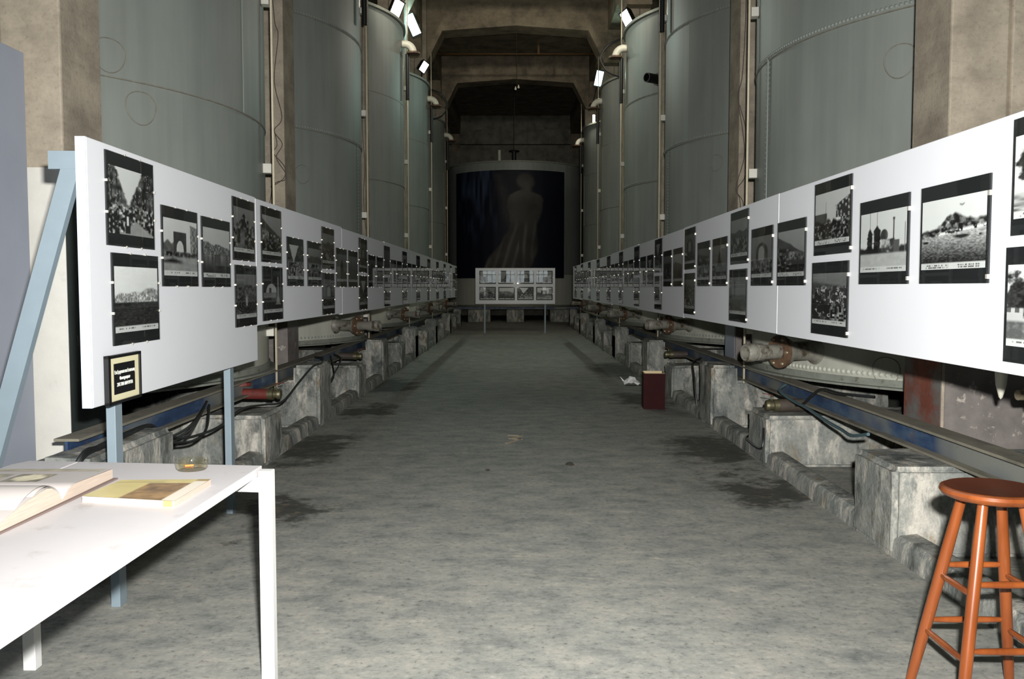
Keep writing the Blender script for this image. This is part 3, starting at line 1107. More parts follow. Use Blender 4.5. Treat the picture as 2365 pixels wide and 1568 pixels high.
def p_dome(U, V, r):      # dome and slim tower behind two cypresses
    P = .62 + .05 * V + .02 * fbm(U, V, 5, r)
    P = over(P, step(.33 + .04 * vn(U, V * 0, 20, 1, r) - V, .02), .06 + .2 * np.clip(fbm(U, V, 18, r + 1) - .5, 0, 1))
    P = over(P, step(.012 - np.abs(U - .74), .006) * step(.86 - V), .14)
    P = over(P, step(.022 - np.abs(U - .74), .006) * step(.02 - np.abs(V - .84)), .14)
    P = over(P, step(.007 - np.abs(U - .97), .005) * step(.75 - V), .3)
    P = over(P, step(1 - np.hypot((U - .54) / .08, (V - .56) / .11), .1) * step(V - .45), .10 + .45 * np.clip((U - .55) * 4, 0, 1))
    P = over(P, step(.14 - np.abs(U - .62), .02) * step(.49 - V) * step(V - .25), .10 + .40 * step(fbm(U, V, 8, r + 2) - .55, .1))
    P = over(P, step(.06 - np.abs(U - .80), .01) * step(.46 - V), .18)
    for (x, h, w) in ((.22, .72, .055), (.38, .76, .07)):
        P = over(P, step(w * np.clip((h - V) * 9, 0, 1) * (.8 + .5 * vn(U, V, 24, 30, r + 3)) - np.abs(U - x), .012) * step(V - .2), .03)
    P = over(P, step(.24 - V, .02), .46 + .10 * fbm(U, V, 14, r + 4))
    return P


def p_square(U, V, r):    # town street, tall house to one side
    P = .58 + .04 * V
    P = over(P, step(.56 - V) * step(.36 - U, .01), .12 + .06 * fbm(U, V, 12, r))
    e = U - .60 - .05 * blocky(U, V, 1, 6, r)
    h = .66 + .42 * np.clip(U - .55, 0, 1)
    hs = .10 + .55 * (blocky(U, V, 24, 16, r + 1) > .6) * blocky(U, V, 40, 50, r + 2)
    P = over(P, step(e, .01) * step(h - V, .01), hs)
    P = over(P, step(.07 - np.abs(U - .69), .01) * step(.10 - np.abs(V - .33), .01), .72)
    P = over(P, step(.34 - V + .1 * vn(U, V * 0, 18, 1, r + 3), .03), .03 + .7 * np.clip(fbm(U, V, 20, r + 4, 3) - .5, 0, 1) * 2)
    P = over(P, step(.004 - np.abs(U - .33), .004) * step(.8 - V), .15)
    return P


def p_roofs(U, V, r):     # roofs of a town from above
    P = .18 + .1 * V + .06 * fbm(U, V, 4, r)
    P = over(P, step(.82 - .12 * U - V, .03), .09 + .12 * fbm(U, V, 10, r + 5))
    b = blocky(U, V, 11, 13, r) * .7 * (fbm(U, V, 9, r + 1) > .48)
    P = over(P, step(.70 - V, .06), .06 + .75 * b * (vn(U, V, 40, 40, r + 2) > .35))
    P = over(P, step(.30 - V) * step(U - .55, .02), .05 + .6 * (blocky(U, V, 16, 22, r + 3) > .55) * vn(U, V, 30, 9, r + 4))
    return P


def p_trees(U, V, r):     # tall loose trees
    P = .60 + .08 * V + .05 * fbm(U, V, 3, r)
    k = fbm(U, V, 11, r + 1)
    for (x, y, a, b) in ((.45, .72, .24, .34), (.18, .55, .14, .25), (.78, .6, .2, .3)):
        rr = np.hypot((U - x) / a, (V - y) / b)
        P = over(P, step(1.05 - rr + 1.6 * (k - .55), .15), .05 + .08 * vn(U, V, 30, 30, r))
    P = over(P, step(.018 - np.abs(U - .42 - .03 * np.sin(V * 9)), .01) * step(.65 - V), .05)
    P = over(P, step(.22 - V + .03 * vn(U, V * 0, 12, 1, r), .03), .18 + .4 * vn(U, V, 8, 40, r + 2))
    return P


def p_bus(U, V, r):       # plane trees, a house and an old motor bus
    P = .64 + .06 * V
    k = fbm(U, V, 10, r + 1)
    for (x, y, a, b) in ((.20, .55, .22, .34), (.42, .50, .18, .34), (.80, .60, .30, .45)):
        P = over(P, step(1.0 - np.hypot((U - x) / a, (V - y) / b) + 1.3 * (k - .5), .15), .03 + .10 * vn(U, V, 40, 40, r))
    P = over(P, step(.10 - np.abs(U - .10), .01) * step(.42 - V), .55 - .35 * (blocky(U, V, 20, 14, r + 2) > .7))
    P = over(P, step(.24 - V, .02), .20 + .4 * np.clip(fbm(U, V, 18, r + 3) - .4, 0, 1))
    P = over(P, step(.22 - np.abs(U - .62), .02) * step(.33 - V, .01) * step(V - .07, .01), .05)
    P = over(P, step(.05 - np.abs(U - .66), .02) * step(.04 - np.abs(V - .25), .02), .6)
    P = over(P, step(.03 - np.abs(U - .52), .02) * step(.05 - np.abs(V - .14), .02), .5)
    return P


def p_masts(U, V, r):     # masts in a harbour
    P = .28 + .06 * V + .03 * fbm(U, V, 4, r)
    P = over(P, step(.45 + .05 * vn(U, V * 0, 12, 1, r) - V, .02), .14 + .1 * fbm(U, V, 10, r))
    P = over(P, step(.02 - np.abs(U - .32), .01) * step(.9 - V), .05)
    P = over(P, step(.40 - V, .02), .12 + .16 * vn(U, V, 26, 40, r + 2))
    return P


def p_view(U, V, r):      # broad landscape
    P = .26 + .12 * V + .05 * fbm(U, V, 3, r)
    P = over(P, step(.60 + .14 * vn(U, V * 0, 4, 1, r) - V, .02), .10 + .12 * fbm(U, V, 8, r + 1))
    P = over(P, step(.42 + .05 * vn(U, V * 0, 9, 1, r + 2) - V, .02), .06 + .5 * np.clip(fbm(U, V, 12, r + 3) - .42, 0, 1) * 2)
    return P


def grid_mesh(name, w, h, nx, ny, fn, mat, tint=(0.97, 1.0, 0.99), y=0.0):
    """flat print in the local XZ plane, origin bottom centre"""
    u, v = np.meshgrid(np.linspace(0, 1, nx + 1), np.linspace(0, 1, ny + 1))
    co = np.zeros(((nx + 1) * (ny + 1), 3), np.float32)
    co[:, 0] = (u.ravel() - .5) * w
    co[:, 1] = y
    co[:, 2] = v.ravel() * h
    i = np.arange(nx * ny)
    a = (i // nx) * (nx + 1) + i % nx
    quads = np.stack([a, a + 1, a + nx + 2, a + nx + 1], 1)
    me = bpy.data.meshes.new(name)
    me.vertices.add(len(co))
    me.vertices.foreach_set('co', co.ravel())
    me.loops.add(quads.size)
    me.loops.foreach_set('vertex_index', quads.ravel().astype(np.int32))
    me.polygons.add(len(quads))
    me.polygons.foreach_set('loop_start', np.arange(0, quads.size, 4, dtype=np.int32))
    me.update(calc_edges=True)
    c = fn(u, v)
    if c.ndim == 2:
        g = np.clip(c, 0.008, 1)
        c = np.stack([g * tint[0], g * tint[1], g * tint[2]], -1)
    rgba = np.ones((len(co), 4), np.float32)
    rgba[:, :3] = np.clip(c, 0, 1).reshape(-1, 3)
    at = me.color_attributes.new('ink', 'FLOAT_COLOR', 'POINT')
    at.data.foreach_set('color', rgba.ravel())
    me.materials.append(mat)
    me.validate()
    return me


# ------------------------------------------------------------------ clip frames
FW, FH = 0.49, 0.366
MAT_ME, GLASS_ME, CLIP_ME = {}, {}, None
cb = MB()
cb.box(-.003, .003, -.0125, -.0105, -.005, .005)
cb.box(-.0045, -.003, -.0125, .0, -.005, .005)
CLIP_ME = cb.mesh('clip', M['clip'])
PRINTS = {}


def print_mesh(fn, seed, w, h, nx, ny, cap):
    key = (fn.__name__, seed, round(w, 3), round(h, 3), nx, cap)
    if key not in PRINTS:
        def paint(u, v):
            tone = lambda g: np.clip(g, 0, 1) ** 1.6 * 1.3
            if cap:
                vv = np.clip((v - .09) / .91, 0, 1)
                return caption(tone(fn(u, vv, seed)), u, v, seed, .09)
            return tone(fn(u, v, seed))
        PRINTS[key] = grid_mesh('photo_print', w, h, nx, ny, paint, M['ink'])
    return PRINTS[key]


def frame(label, x, y, z, rz, fn, seed, res, w=FW, h=FH, cap=True, tilt=0.0, clips='full', group=None, margins=(.056, .052, .016)):
    t = thing('picture_frame', label, 'picture', (x, y, z), rz, group)
    if tilt:
        t.rotation_euler = (0, tilt, rz)
    kz = (round(w, 3), round(h, 3))
    if kz not in MAT_ME:
        MAT_ME[kz] = MB().box(-w / 2, w / 2, -.006, 0, 0, h).mesh('black_mount', M['mat'])
        GLASS_ME[kz] = MB().box(-w / 2, w / 2, -.0105, -.0085, 0, h).mesh('glass_pane', M['glass'])
    put('black_mount', MAT_ME[kz], t)
    mt, mbm, ms = margins
    pm = print_mesh(fn, seed, w - 2 * ms, h - mt - mbm, res[0], res[1], cap)
    put('photo_print', pm, t, (0, -.0070, mbm))
    put('glass_pane', GLASS_ME[kz], t)
    if clips == 'full':
        for (cx_, cz, r) in ((-w / 2, h * .35, 0), (-w / 2, h * .68, 0), (w / 2, h * .35, pi), (w / 2, h * .68, pi), (-w * .14, h, pi / 2), (w * .18, h, pi / 2), (-w * .14, 0, -pi / 2), (w * .18, 0, -pi / 2)):
            c = put('clip', CLIP_ME, t)
            c.matrix_local = Matrix.Translation((cx_, 0, cz)) @ Matrix.Rotation(r, 4, 'Y')
    elif clips == 'one':
        for (cz, k) in ((h * .82, 1.7), (h * .06, 1.5)):
            c = put('clip', CLIP_ME, t)
            c.matrix_local = Matrix.Translation((w / 2, 0, cz)) @ Matrix.Rotation(pi, 4, 'Y') @ Matrix.Diagonal((k, 1, k, 1))
    elif clips == 'side':
        for (cx_, cz, r) in ((-w / 2, h * .5, 0), (w / 2, h * .5, pi)):
            c = put('clip', CLIP_ME, t)
            c.matrix_local = Matrix.Translation((cx_, 0, cz)) @ Matrix.Rotation(r, 4, 'Y')
    return t


# ------------------------------------------------------------------ display boards
# each board: thing with a white panel; local X along the board as seen from the aisle
def board(label, P0, P1, z0, z1, th=.042, arms=(), group='white display boards'):
    P0, P1 = Vector((*P0, 0)), Vector((*P1, 0))
    d = P1 - P0
    t = thing('display_board', label, 'display board', (P0.x, P0.y, z0), atan2(d.y, d.x), group)
    L = d.length
    MB().box(.002, L - .002, 0, th, 0, z1 - z0).build('panel', M['board'], t, .003)
    for a in arms:
        MB().box(a - .025, a + .025, th, .95, .25, .30).build('support_arm', M['blueleg'], t)
    return t


ZB, ZT = EYE - .255, EYE + .578
LX = [(-1.672, 3.49), (-1.700, 5.84), (-1.675, 8.60), (-1.66, 11.3), (-1.645, 14.1), (-1.63, 16.8), (-1.615, 19.5), (-1.60, 22.0), (-1.585, 24.1)]
RX = [(1.60, 1.95), (1.556, 5.28), (1.572, 8.3), (1.585, 11.5), (1.60, 14.8), (1.575, 18.0), (1.54, 21.0), (1.505, 23.2)]
lb0 = board('tall white display board on blue-grey legs behind the white table', LX[0], LX[1], EYE - .478, EYE + .588)
for k in range(1, len(LX) - 1):
    a, b_ = LX[k], LX[k + 1]
    arms = [p + .25 - a[1] for p in PIL_Y[-1] if a[1] + .1 < p + .25 < b_[1] - .1]
    jz = .006 * sin(k * 2.3)
    board('white display board on the table side, %s after the tall legged one' % ORD[k - 1], (a[0], a[1] + .002), b_, ZB + jz, ZT + jz, arms=arms)
for k in range(len(RX) - 1):
    a, b_ = RX[k + 1], RX[k]
    arms = [a[1] - (p + .25) for p in PIL_Y[1] if b_[1] + .1 < p + .25 < a[1] - .1]
    jz = .008 * sin(k * 2.9)
    lab = 'white display board hung above the wooden stool' if k == 0 else 'white display board on the stool side, %s beyond the one above the stool' % ORD[k - 1]
    board(lab, a, (b_[0], b_[1] + .002), EYE - .278 + jz, EYE + .553 + jz, arms=arms)

# stand of the first table-side board
MB().box(-.004, .0, .002, .042, 0, 1.066).build('end_edge', M['board_edge'], lb0)
h0 = EYE - .478
for xl in (.33, 1.93):
    MB().box(xl - .035, xl + .035, .044, .084, -h0, .9).build('leg', M['blueleg'], lb0, .002)
br0 = MB().bar((.02, .05, 1.0), (.02, .62, -h0 + .03), .035, .07, (0, 1, 0)).build('brace', M['blueleg'], lb0)
MB().box(.0, .04, .044, .15, .94, 1.01).build('brace_head', M['blueleg'], br0)


def on_left(y):
    for k in range(len(LX) - 1):
        if y <= LX[k + 1][1] or k == len(LX) - 2:
            (x0, y0), (x1, y1) = LX[k], LX[k + 1]
            return x0 + (x1 - x0) * (y - y0) / (y1 - y0) + .001, atan2(y1 - y0, x1 - x0)


def on_right(y):
    for k in range(len(RX) - 1):
        if y <= RX[k + 1][1] or k == len(RX) - 2:
            (x0, y0), (x1, y1) = RX[k], RX[k + 1]
            return x0 + (x1 - x0) * (y - y0) / (y1 - y0) - .001, atan2(y0 - y1, x0 - x1)


ZU, ZL, ZS = EYE + .164, EYE - .238, EYE + .012
HI, MI, LO = (150, 100), (72, 54), (28, 20)
GL, GR = 'framed photographs on the table-side boards', 'framed photographs on the stool-side boards'


def left(lab, y, z, fn, seed, res, **kw):
    x, rz = on_left(y)
    return frame(lab, x, y, z, rz, fn, seed, res, group=GL, **kw)


def right(lab, y, z, fn, seed, res, **kw):
    x, rz = on_right(y)
    if kw.get('clips', 'full') == 'full':
        kw['clips'] = 'one'
    return frame(lab, x, y, z, rz, fn, seed, res, group=GR, **kw)


left('framed photograph of a crowded narrow market street with a cart', 3.885, EYE + .174, p_street, 3, HI, h=.388, cap=False)
left('framed photograph of a hillside town above dark water, near the sign', 3.92, EYE - .243, p_city, 11, HI, h=.388)
left('framed photograph of a stone gate with an arched opening and carts', 4.465, EYE + .006, p_gate, 5, HI, h=.386)
left('framed photograph of quay houses mirrored in calm water', 5.02, EYE + .004, p_quay, 8, HI, h=.38)
left('framed photograph of a fortress on a wooded rock', 5.555, EYE + .166, p_rock, 21, HI, h=.38, w=.46)
left('framed photograph of a garden with a round fountain basin', 5.585, EYE - .242, p_fountain, 23, HI, h=.38, w=.46)
left('framed photograph of a town climbing below a dark mountain', 6.185, EYE + .172, p_hill, 25, HI, h=.374)
left('framed photograph of an arch with a pale column in front', 6.20, EYE - .226, p_column, 27, HI, h=.37)
left('framed photograph of a street between gabled houses and trees', 6.825, ZS, p_street, 30, MI)
left('framed photograph of a dim park beyond the gabled street', 7.45, ZS, p_view, 31, MI)
FNS = [p_view, p_hill, p_tower, p_rock, p_arch2, p_quay, p_masts, p_street, p_roofs, p_gate]
for i in range(10):
    y = 7.97 + 1.752 * i
    res = MI if i < 3 else LO
    cl = 'full' if i < 2 else 'side'
    fn = FNS[(i * 3) % 10] if i != 1 else p_arch2
    left('framed photograph, upper of the %s pair on the long table-side boards' % ORD[i], y, ZU, fn, 40 + i % 5, res, clips=cl, tilt=.012 if i == 1 else 0)
    left('framed photograph, lower of the %s pair on the long table-side boards' % ORD[i], y, ZL, FNS[(i * 3 + 4) % 10], 45 + i % 5, res, clips=cl)
    if i < 9:
        for j in range(2):
            fn = p_tower if (i == 0 and j == 0) else FNS[(i * 2 + j * 5 + 1) % 10]
            left('single framed photograph, %s after the %s pair on the table-side boards' % (ORD[j], ORD[i]), y + .583 * (j + 1), ZS - .006, fn, 52 + (i + j) % 4, res, clips=cl)

right('framed photograph of tall loose trees, upper one above the wooden stool', 2.61, ZU, p_trees, 60, HI)
right('framed photograph of an old motor bus under plane trees, above the stool', 2.63, ZL, p_bus, 61, HI)
right('framed photograph of a bay with a hill town and boats', 3.225, ZS + .003, p_boats, 62, HI)
right('framed photograph of a dome and slim tower behind two cypresses', 3.815, ZS + .003, p_dome, 63, HI)
right('framed photograph of a town street beside a tall house', 4.41, ZU, p_square, 64, HI)
right('framed photograph of town roofs seen from above', 4.43, ZL, p_roofs, 65, HI)
right('framed photograph of houses covering a round hill', 5.03, ZS, p_hill, 66, HI)
right('framed photograph of an ornate ruined arch', 5.62, ZS, p_arch2, 67, HI)
right('framed photograph of dark woods below a pale ridge', 6.20, ZU, p_view, 68, MI)
right('framed photograph of masts in a misty harbour', 6.22, ZL, p_masts, 69, MI)
for i in range(10):
    y = 6.20 + 1.795 * i
    res = MI if i < 3 else LO
    cl = 'full' if i < 2 else 'side'
    if i > 0:
        right('framed photograph, upper of the %s pair after the harbour masts, stool-side boards' % ORD[i - 1], y, ZU, FNS[(i * 3 + 1) % 10], 70 + i % 5, res, clips=cl)
        right('framed photograph, lower of the %s pair after the harbour masts, stool-side boards' % ORD[i - 1], y, ZL, FNS[(i * 3 + 5) % 10], 75 + i % 5, res, clips=cl)
    if i < 9:
        for j in range(2):
            lab = 'single framed photograph, %s beyond the harbour masts on the stool-side boards' % ORD[j] if i == 0 else 'single framed photograph, %s after the %s pair beyond the harbour masts' % (ORD[j], ORD[i - 1])
            right(lab, y + .598 * (j + 1), ZS, p_tower if (i == 0 and j == 0) else FNS[(i * 2 + j * 5 + 3) % 10], 80 + (i + j) % 4, res, clips=cl)

# board across the end of the aisle
eb = thing('display_board', 'white display board across the end of the aisle on two legs', 'display board', (-1.21, 27.0, EYE - .50), 0, 'white display boards')
MB().box(0, 2.42, 0, .042, 0, 1.09).build('panel', M['board'], eb, .004)
for x in (.28, 2.12):
    MB().box(x - .025, x + .025, .044, .09, -(EYE - .50), .9).build('leg', M['blueleg'], eb)
for r in range(2):
    for c in range(4):
        x = -1.21 + .12 + .25 + c * .575
        frame('%s row, %s framed photograph on the board across the aisle' % (('upper', 'lower')[r], ORD[c]), x, 26.998, EYE - .50 + (.61 if r == 0 else .12), 0, FNS[(c * 2 + r * 3) % 10], 90 + c, LO, w=.50, h=.40, clips='side', group='framed photographs on the end board', margins=(.03, .03, .03))

# ------------------------------------------------------------------ printing credit sign on the first board
x, rz = on_left(3.745)
sg = thing('framed_sign', 'small black and cream framed sign with Greek lettering on the tall board', 'sign', (x + .002, 3.745, EYE - .482), rz)
SW, SH = .325, .203
fr = MB()
for (a, b_, c, d_) in ((-SW / 2, -SW / 2 + .022, 0, SH), (SW / 2 - .012, SW / 2, 0, SH), (-SW / 2, SW / 2, 0, .012), (-SW / 2, SW / 2, SH - .012, SH)):
    fr.box(a, b_, -.02, 0, c, d_)
fr.build('frame', M['signframe'], sg)
MB().box(-SW / 2 + .022, SW / 2 - .012, -.012, 0, .012, SH - .012).build('cream_mount', M['signcream'], sg)
px0, px1, pz0, pz1 = -SW / 2 + .064, SW / 2 - .056, .038, SH - .037
pl = MB().box(px0, px1, -.014, -.012, pz0, pz1).build('black_plate', M['signframe'], sg)


def text(s, size, x, z, parent, wmax):
    cu = bpy.data.curves.new('lettering', 'FONT')
    cu.body = s
    cu.size = size
    cu.align_x = 'CENTER'
    cu.align_y = 'CENTER'
    cu.extrude = 0.0004
    ob = bpy.data.objects.new('lettering', cu)
    col.objects.link(ob)
    dg = bpy.context.evaluated_depsgraph_get()
    me = bpy.data.meshes.new_from_object(ob.evaluated_get(dg))
    bpy.data.objects.remove(ob)
    me.name = 'lettering'
    me.materials.clear()
    me.materials.append(M['lettering'])
    o2 = put('lettering', me, parent)
    w = max(v.co.x for v in me.vertices) - min(v.co.x for v in me.vertices)
    sx = min(1.0, wmax / w)
    o2.matrix_local = Matrix.Translation((x, -.0145, z)) @ Matrix.Rotation(pi / 2, 4, 'X') @ Matrix.Diagonal((sx, 1, 1, 1))
    return o2


pw = px1 - px0
xc = (px0 + px1) / 2
text('Επεξεργασια και Εκτυπωση', .0215, xc, pz0 + .091, pl, pw * .96)
text('Φωτογραφιων', .0205, xc, pz0 + .064, pl, pw * .5)
text('ΧΡΙΣΤΙΝΑ ΜΑΡΟΥΓΚΑ', .0205, xc, pz0 + .038, pl, pw * .76)

# ------------------------------------------------------------------ partition at the table side
o = MB().box(-2.80, -2.75, 1.9, 5.04, 0, 2.70).build('partition_board', M['partition'], None, .004)
tag(o, 'blue-grey partition board standing in front of the white-based pillar', 'partition')

# ------------------------------------------------------------------ table with things on it
TT = 0.76
tb = thing('table', 'white painted wooden table with books and an ashtray', 'table', (-1.36, 2.2, 0))
def tl(x, y, z):
    return (x + 1.36, y - 2.2, z)
poly1 = [tl(-1.815, .9, TT - .03), tl(-1.60, .9, TT - .03), tl(-1.585, 3.182, TT - .03), tl(-1.77, 3.20, TT - .03), tl(-1.80, 3.13, TT - .03)]
poly2 = [tl(-1.597, .9, TT - .03), tl(-.957, .9, TT - .03), tl(-.898, 3.113, TT - .03), tl(-1.582, 3.182, TT - .03)]
MB().prism(poly1, (0, 0, .03)).build('plank', M['table'], tb, .003)
MB().prism(poly2, (0, 0, .03)).build('plank', M['table'], tb, .003)
for (x, y) in ((-.866, 3.055), (-1.765, 3.165), (-.92, 1.0), (-1.79, 1.0)):
    top = TT - .004 if x > -1.5 else TT - .031
    MB().box(*[x + 1.36 - .023, x + 1.36 + .023], y - 2.2 - .023, y - 2.2 + .023, 0, top).build('leg', M['tableleg'], tb, .003)
MB().bar(tl(-.888, 3.055, TT - .055), tl(-1.74, 3.16, TT - .055), .022, .05).build('rail', M['tableleg'], tb)
MB().bar(tl(-.985, 3.0, TT - .045), tl(-1.02, 1.0, TT - .045), .022, .03).build('rail', M['tableleg'], tb)

# open book: spine across, pages rising from the gutter
bk = thing('open_book', 'large open book with pictures lying on the white table', 'book', (-1.55, 2.55, TT))
def page(y0, y1, sgn, lift):
    n = 18
    pts = []
    for i in range(n + 1):
        t_ = i / n
        z = .012 + lift * (1 - (1 - min(1, t_ * 4)) ** 2) * ((1 - .30 * t_) if sgn > 0 else (1 - t_ ** 1.7) ** .8)
        pts.append((y0 + (y1 - y0) * t_, z))
    return pts
bx0, bx1 = -.22, .235
MB().prism([(bx0, -.36, 0), (bx1, -.36, 0), (bx1 + .008, .335, 0), (bx0, .335, 0)], (0, 0, .005)).build('cover', M['cover'], bk)
for (ye, lift, nm) in ((.325, .034, 'far'), (-.35, .056, 'near')):
    pg = page(0, ye, 1 if ye > 0 else -1, lift)
    low = [(0, .006), (ye, .006)]
    poly = [(bx1 - .005, y, z) for (y, z) in pg] + [(bx1 - .005, ye, .006), (bx1 - .005, 0, .006)]
    blk = MB().prism(poly, (bx0 - bx1 + .01, 0, 0)).build('page_block', M['pages'], bk)
    leaf = MB()
    vv = []
    for (y, z) in pg:
        vv += [(bx0 + .004, y, z + .0015), (bx1 - .004, y, z + .0015)]
    leaf.add(vv, [(2 * i, 2 * i + 1, 2 * i + 3, 2 * i + 2) for i in range(len(pg) - 1)], True)
    lf = leaf.build('page', M['paper'], bk)

    def pic(u0, u1, i0, i1, seed, tone):
        n2 = 14
        me_v, colr, fcs = [], [], []
        rng = np.random.RandomState(seed)
        for i in range(i0, i1 + 1):
            for j in range(n2 + 1):
                u = u0 + (u1 - u0) * j / n2
                y, z = pg[i]
                me_v.append((bx0 + (bx1 - bx0) * u, y, z + .0032))
                e = hypot((u - (u0 + u1) / 2) / (u1 - u0) * 2.4, ((i - i0) / (i1 - i0) - .5) * 2.6)
                k = .3 * rng.rand() + (0.75 if e < 1 and tone == 0 else 0.1 + .4 * rng.rand() * (tone > 0))
                colr.append((k * .85 + .03, k * .78 + .02, k * .55 + .01, 1))
        w_ = n2 + 1
        for i in range(i1 - i0):
            for j in range(n2):
                fcs.append((i * w_ + j, i * w_ + j + 1, (i + 1) * w_ + j + 1, (i + 1) * w_ + j))
        me = bpy.data.meshes.new('printed_picture')
        me.from_pydata(me_v, [], fcs)
        at = me.color_attributes.new('ink', 'FLOAT_COLOR', 'POINT')
        at.data.foreach_set('color', np.array(colr, np.float32).ravel())
        me.materials.append(M['colorink'])
        put('printed_picture', me, lf)
    if ye > 0:
        pic(.47, .72, 5, 12, 3, 0)
        pic(.06, .42, 5, 12, 4, 1)
        pic(.04, .95, 15, 17, 6, 1)
    else:
        pic(.02, .50, 3, 9, 5, 1)
# a few leaves lifting off the gutter
for i, (ye, h_) in enumerate(((-.27, .080), (-.21, .072))):
    vv = []
    for k in range(13):
        t_ = k / 12
        y = ye * t_
        z = .012 + h_ * sin(pi * min(1, t_ * .92 + .02)) ** .7 * (1 - .35 * t_)
        vv += [(bx0 + .02, y, z), (bx1 - .006, y, z)]
    MB().add(vv, [(2 * k, 2 * k + 1, 2 * k + 3, 2 * k + 2) for k in range(12)], True).build('loose_leaf', M['paper'], bk)

# closed booklet
bt = thing('booklet', 'thin booklet with a yellow picture cover on the white table', 'booklet', (-1.118, 2.66, TT), 0)
def bl(x, y, z):
    return (x + 1.118, y - 2.66, z)
q = [(-1.272, 2.571), (-.978, 2.511), (-.973, 2.802), (-1.254, 2.788)]
MB().prism([bl(x, y, .0) for (x, y) in q], (0, 0, .018)).build('page_block', M['pages'], bt)
def cover_paint(u, v):
    base = np.stack([.56 + 0 * u, .47 + 0 * u, .20 + 0 * u], -1)
    gr = fbm(u, v, 4, 5)[..., None]
    base = base * (.85 + .4 * gr)
    pic_m = (step(u - .40, .01) * step(.86 - u, .01) * step(.80 - v, .01))[..., None]
    f = fbm(u, v, 9, 9)
    dark = np.stack([.05 + .42 * f, .03 + .26 * f, .02 + .10 * f], -1)
    land = step(.25 + .5 * fbm(u, v, 5, 12) - .9 * np.abs(v - .35), .1)[..., None]
    sky = np.stack([.72 + 0 * u, .55 + 0 * u, .25 + 0 * u], -1)
    p = sky * (1 - land) + dark * land
    base = base * (1 - pic_m) + p * pic_m
    wt = (step(u - .86, .01) * step(.97 - v, .005))[..., None]
    base = base * (1 - wt) + np.array([.72, .66, .55]) * wt
    tp = (step(v - .90, .01) * step(u - .86, .01))[..., None]
    base = base * (1 - tp) + np.array([.34, .24, .09]) * tp
    ln = (step(.012 - np.abs(v - .85), .006))[..., None] * step(.55 - u, .01)[..., None]
    return base * (1 - .5 * ln)
nx_, ny_ = 60, 48
me = grid_mesh('cover', 1, 1, nx_, ny_, cover_paint, M['colorink'])
for v in me.vertices:
    u_, w_ = v.co.x + .5, v.co.z
    a0 = Vector(q[0]).lerp(Vector(q[1]), u_)
    a1 = Vector(q[3]).lerp(Vector(q[2]), u_)
    p_ = a0.lerp(a1, w_)
    v.co = Vector(bl(p_.x, p_.y, .0192))
put('cover', me, bt)
MB().prism([bl(-1.012, 2.5165, .002), bl(-.984, 2.511, .002), bl(-.984, 2.509, .002), bl(-1.012, 2.5145, .002)], (0, 0, .0165)).build('label', M['tape'], bt)

# ashtray
at_ = thing('ashtray', 'round clear glass ashtray with a cigarette end on the table', 'ashtray', (-1.122, 3.045, TT))
ab = MB()
n = 48
prof = [(.0, 0), (.047, 0), (.052, .006), (.054, .034), (.050, .036), (.044, .034), (.040, .012), (.0, .010)]
vv = []
for (r, z) in prof:
    for k in range(n):
        a = 2 * pi * k / n
        notch = min(abs((a - c + pi) % (2 * pi) - pi) for c in (.9, 2.99, 5.09))
        zz = z - (.010 if (z > .03 and notch < .12) else 0)
        vv.append((r * cos(a), r * sin(a), zz))
fs = [(i * n + k, i * n + (k + 1) % n, (i + 1) * n + (k + 1) % n, (i + 1) * n + k) for i in range(len(prof) - 1) for k in range(n)]
ab.add(vv, fs, True)
ab.build('bowl', M['ashglass'], at_)
MB().cyl((-.02, -.012, .0145), (.006, .0, .0145), .004, n=10).build('cigarette_end', M['butt'], at_)
MB().lathe([(.018, .0105), (.012, .013), (.0, .0145)], (.012, .006, 0), n=12).build('ash', M['ash'], at_)

# ------------------------------------------------------------------ bar stool
ST = (1.575, 2.90)
st = thing('bar_stool', 'tall orange varnished wooden stool with round brown seat', 'stool', (ST[0], ST[1], 0))
MB().lathe([(.0, .698), (.135, .698), (.155, .706), (.162, .718), (.158, .728), (.145, .733), (.12, .730), (.0, .728)], n=48).build('seat', M['wood'], st)
MB().lathe([(.146, .7338), (.12, .7315), (.0, .7295)], n=40).build('seat_top', M['wood_seat'], st)
legp = {}
for (i, j) in ((-1, 1), (-1, -1), (1, 1), (1, -1)):
    a = Vector((.064 * i, .064 * j, .70))
    b_ = Vector((.175 * i, .175 * j, 0))
    legp[(i, j)] = (a, b_)
    MB().tube([a, a.lerp(b_, .3), a.lerp(b_, .7), b_], [.0165, .0195, .0195, .0165], 14).build('leg', M['wood'], st)
def at_h(k, z):
    a, b_ = legp[k]
    return a.lerp(b_, (.70 - z) / .70)
for (z, pairs) in ((.44, (((-1, 1), (1, 1)), ((-1, -1), (1, -1)))), (.405, (((-1, 1), (-1, -1)), ((1, 1), (1, -1)))), (.235, (((-1, 1), (1, 1)), ((-1, -1), (1, -1)))), (.20, (((-1, 1), (-1, -1)), ((1, 1), (1, -1))))):
    for (p_, q_) in pairs:
        a, b_ = at_h(p_, z), at_h(q_, z)
        MB().tube([a, a.lerp(b_, .15), a.lerp(b_, .5), a.lerp(b_, .85), b_], [.007, .010, .012, .010, .007], 10).build('rung', M['wood'], st)

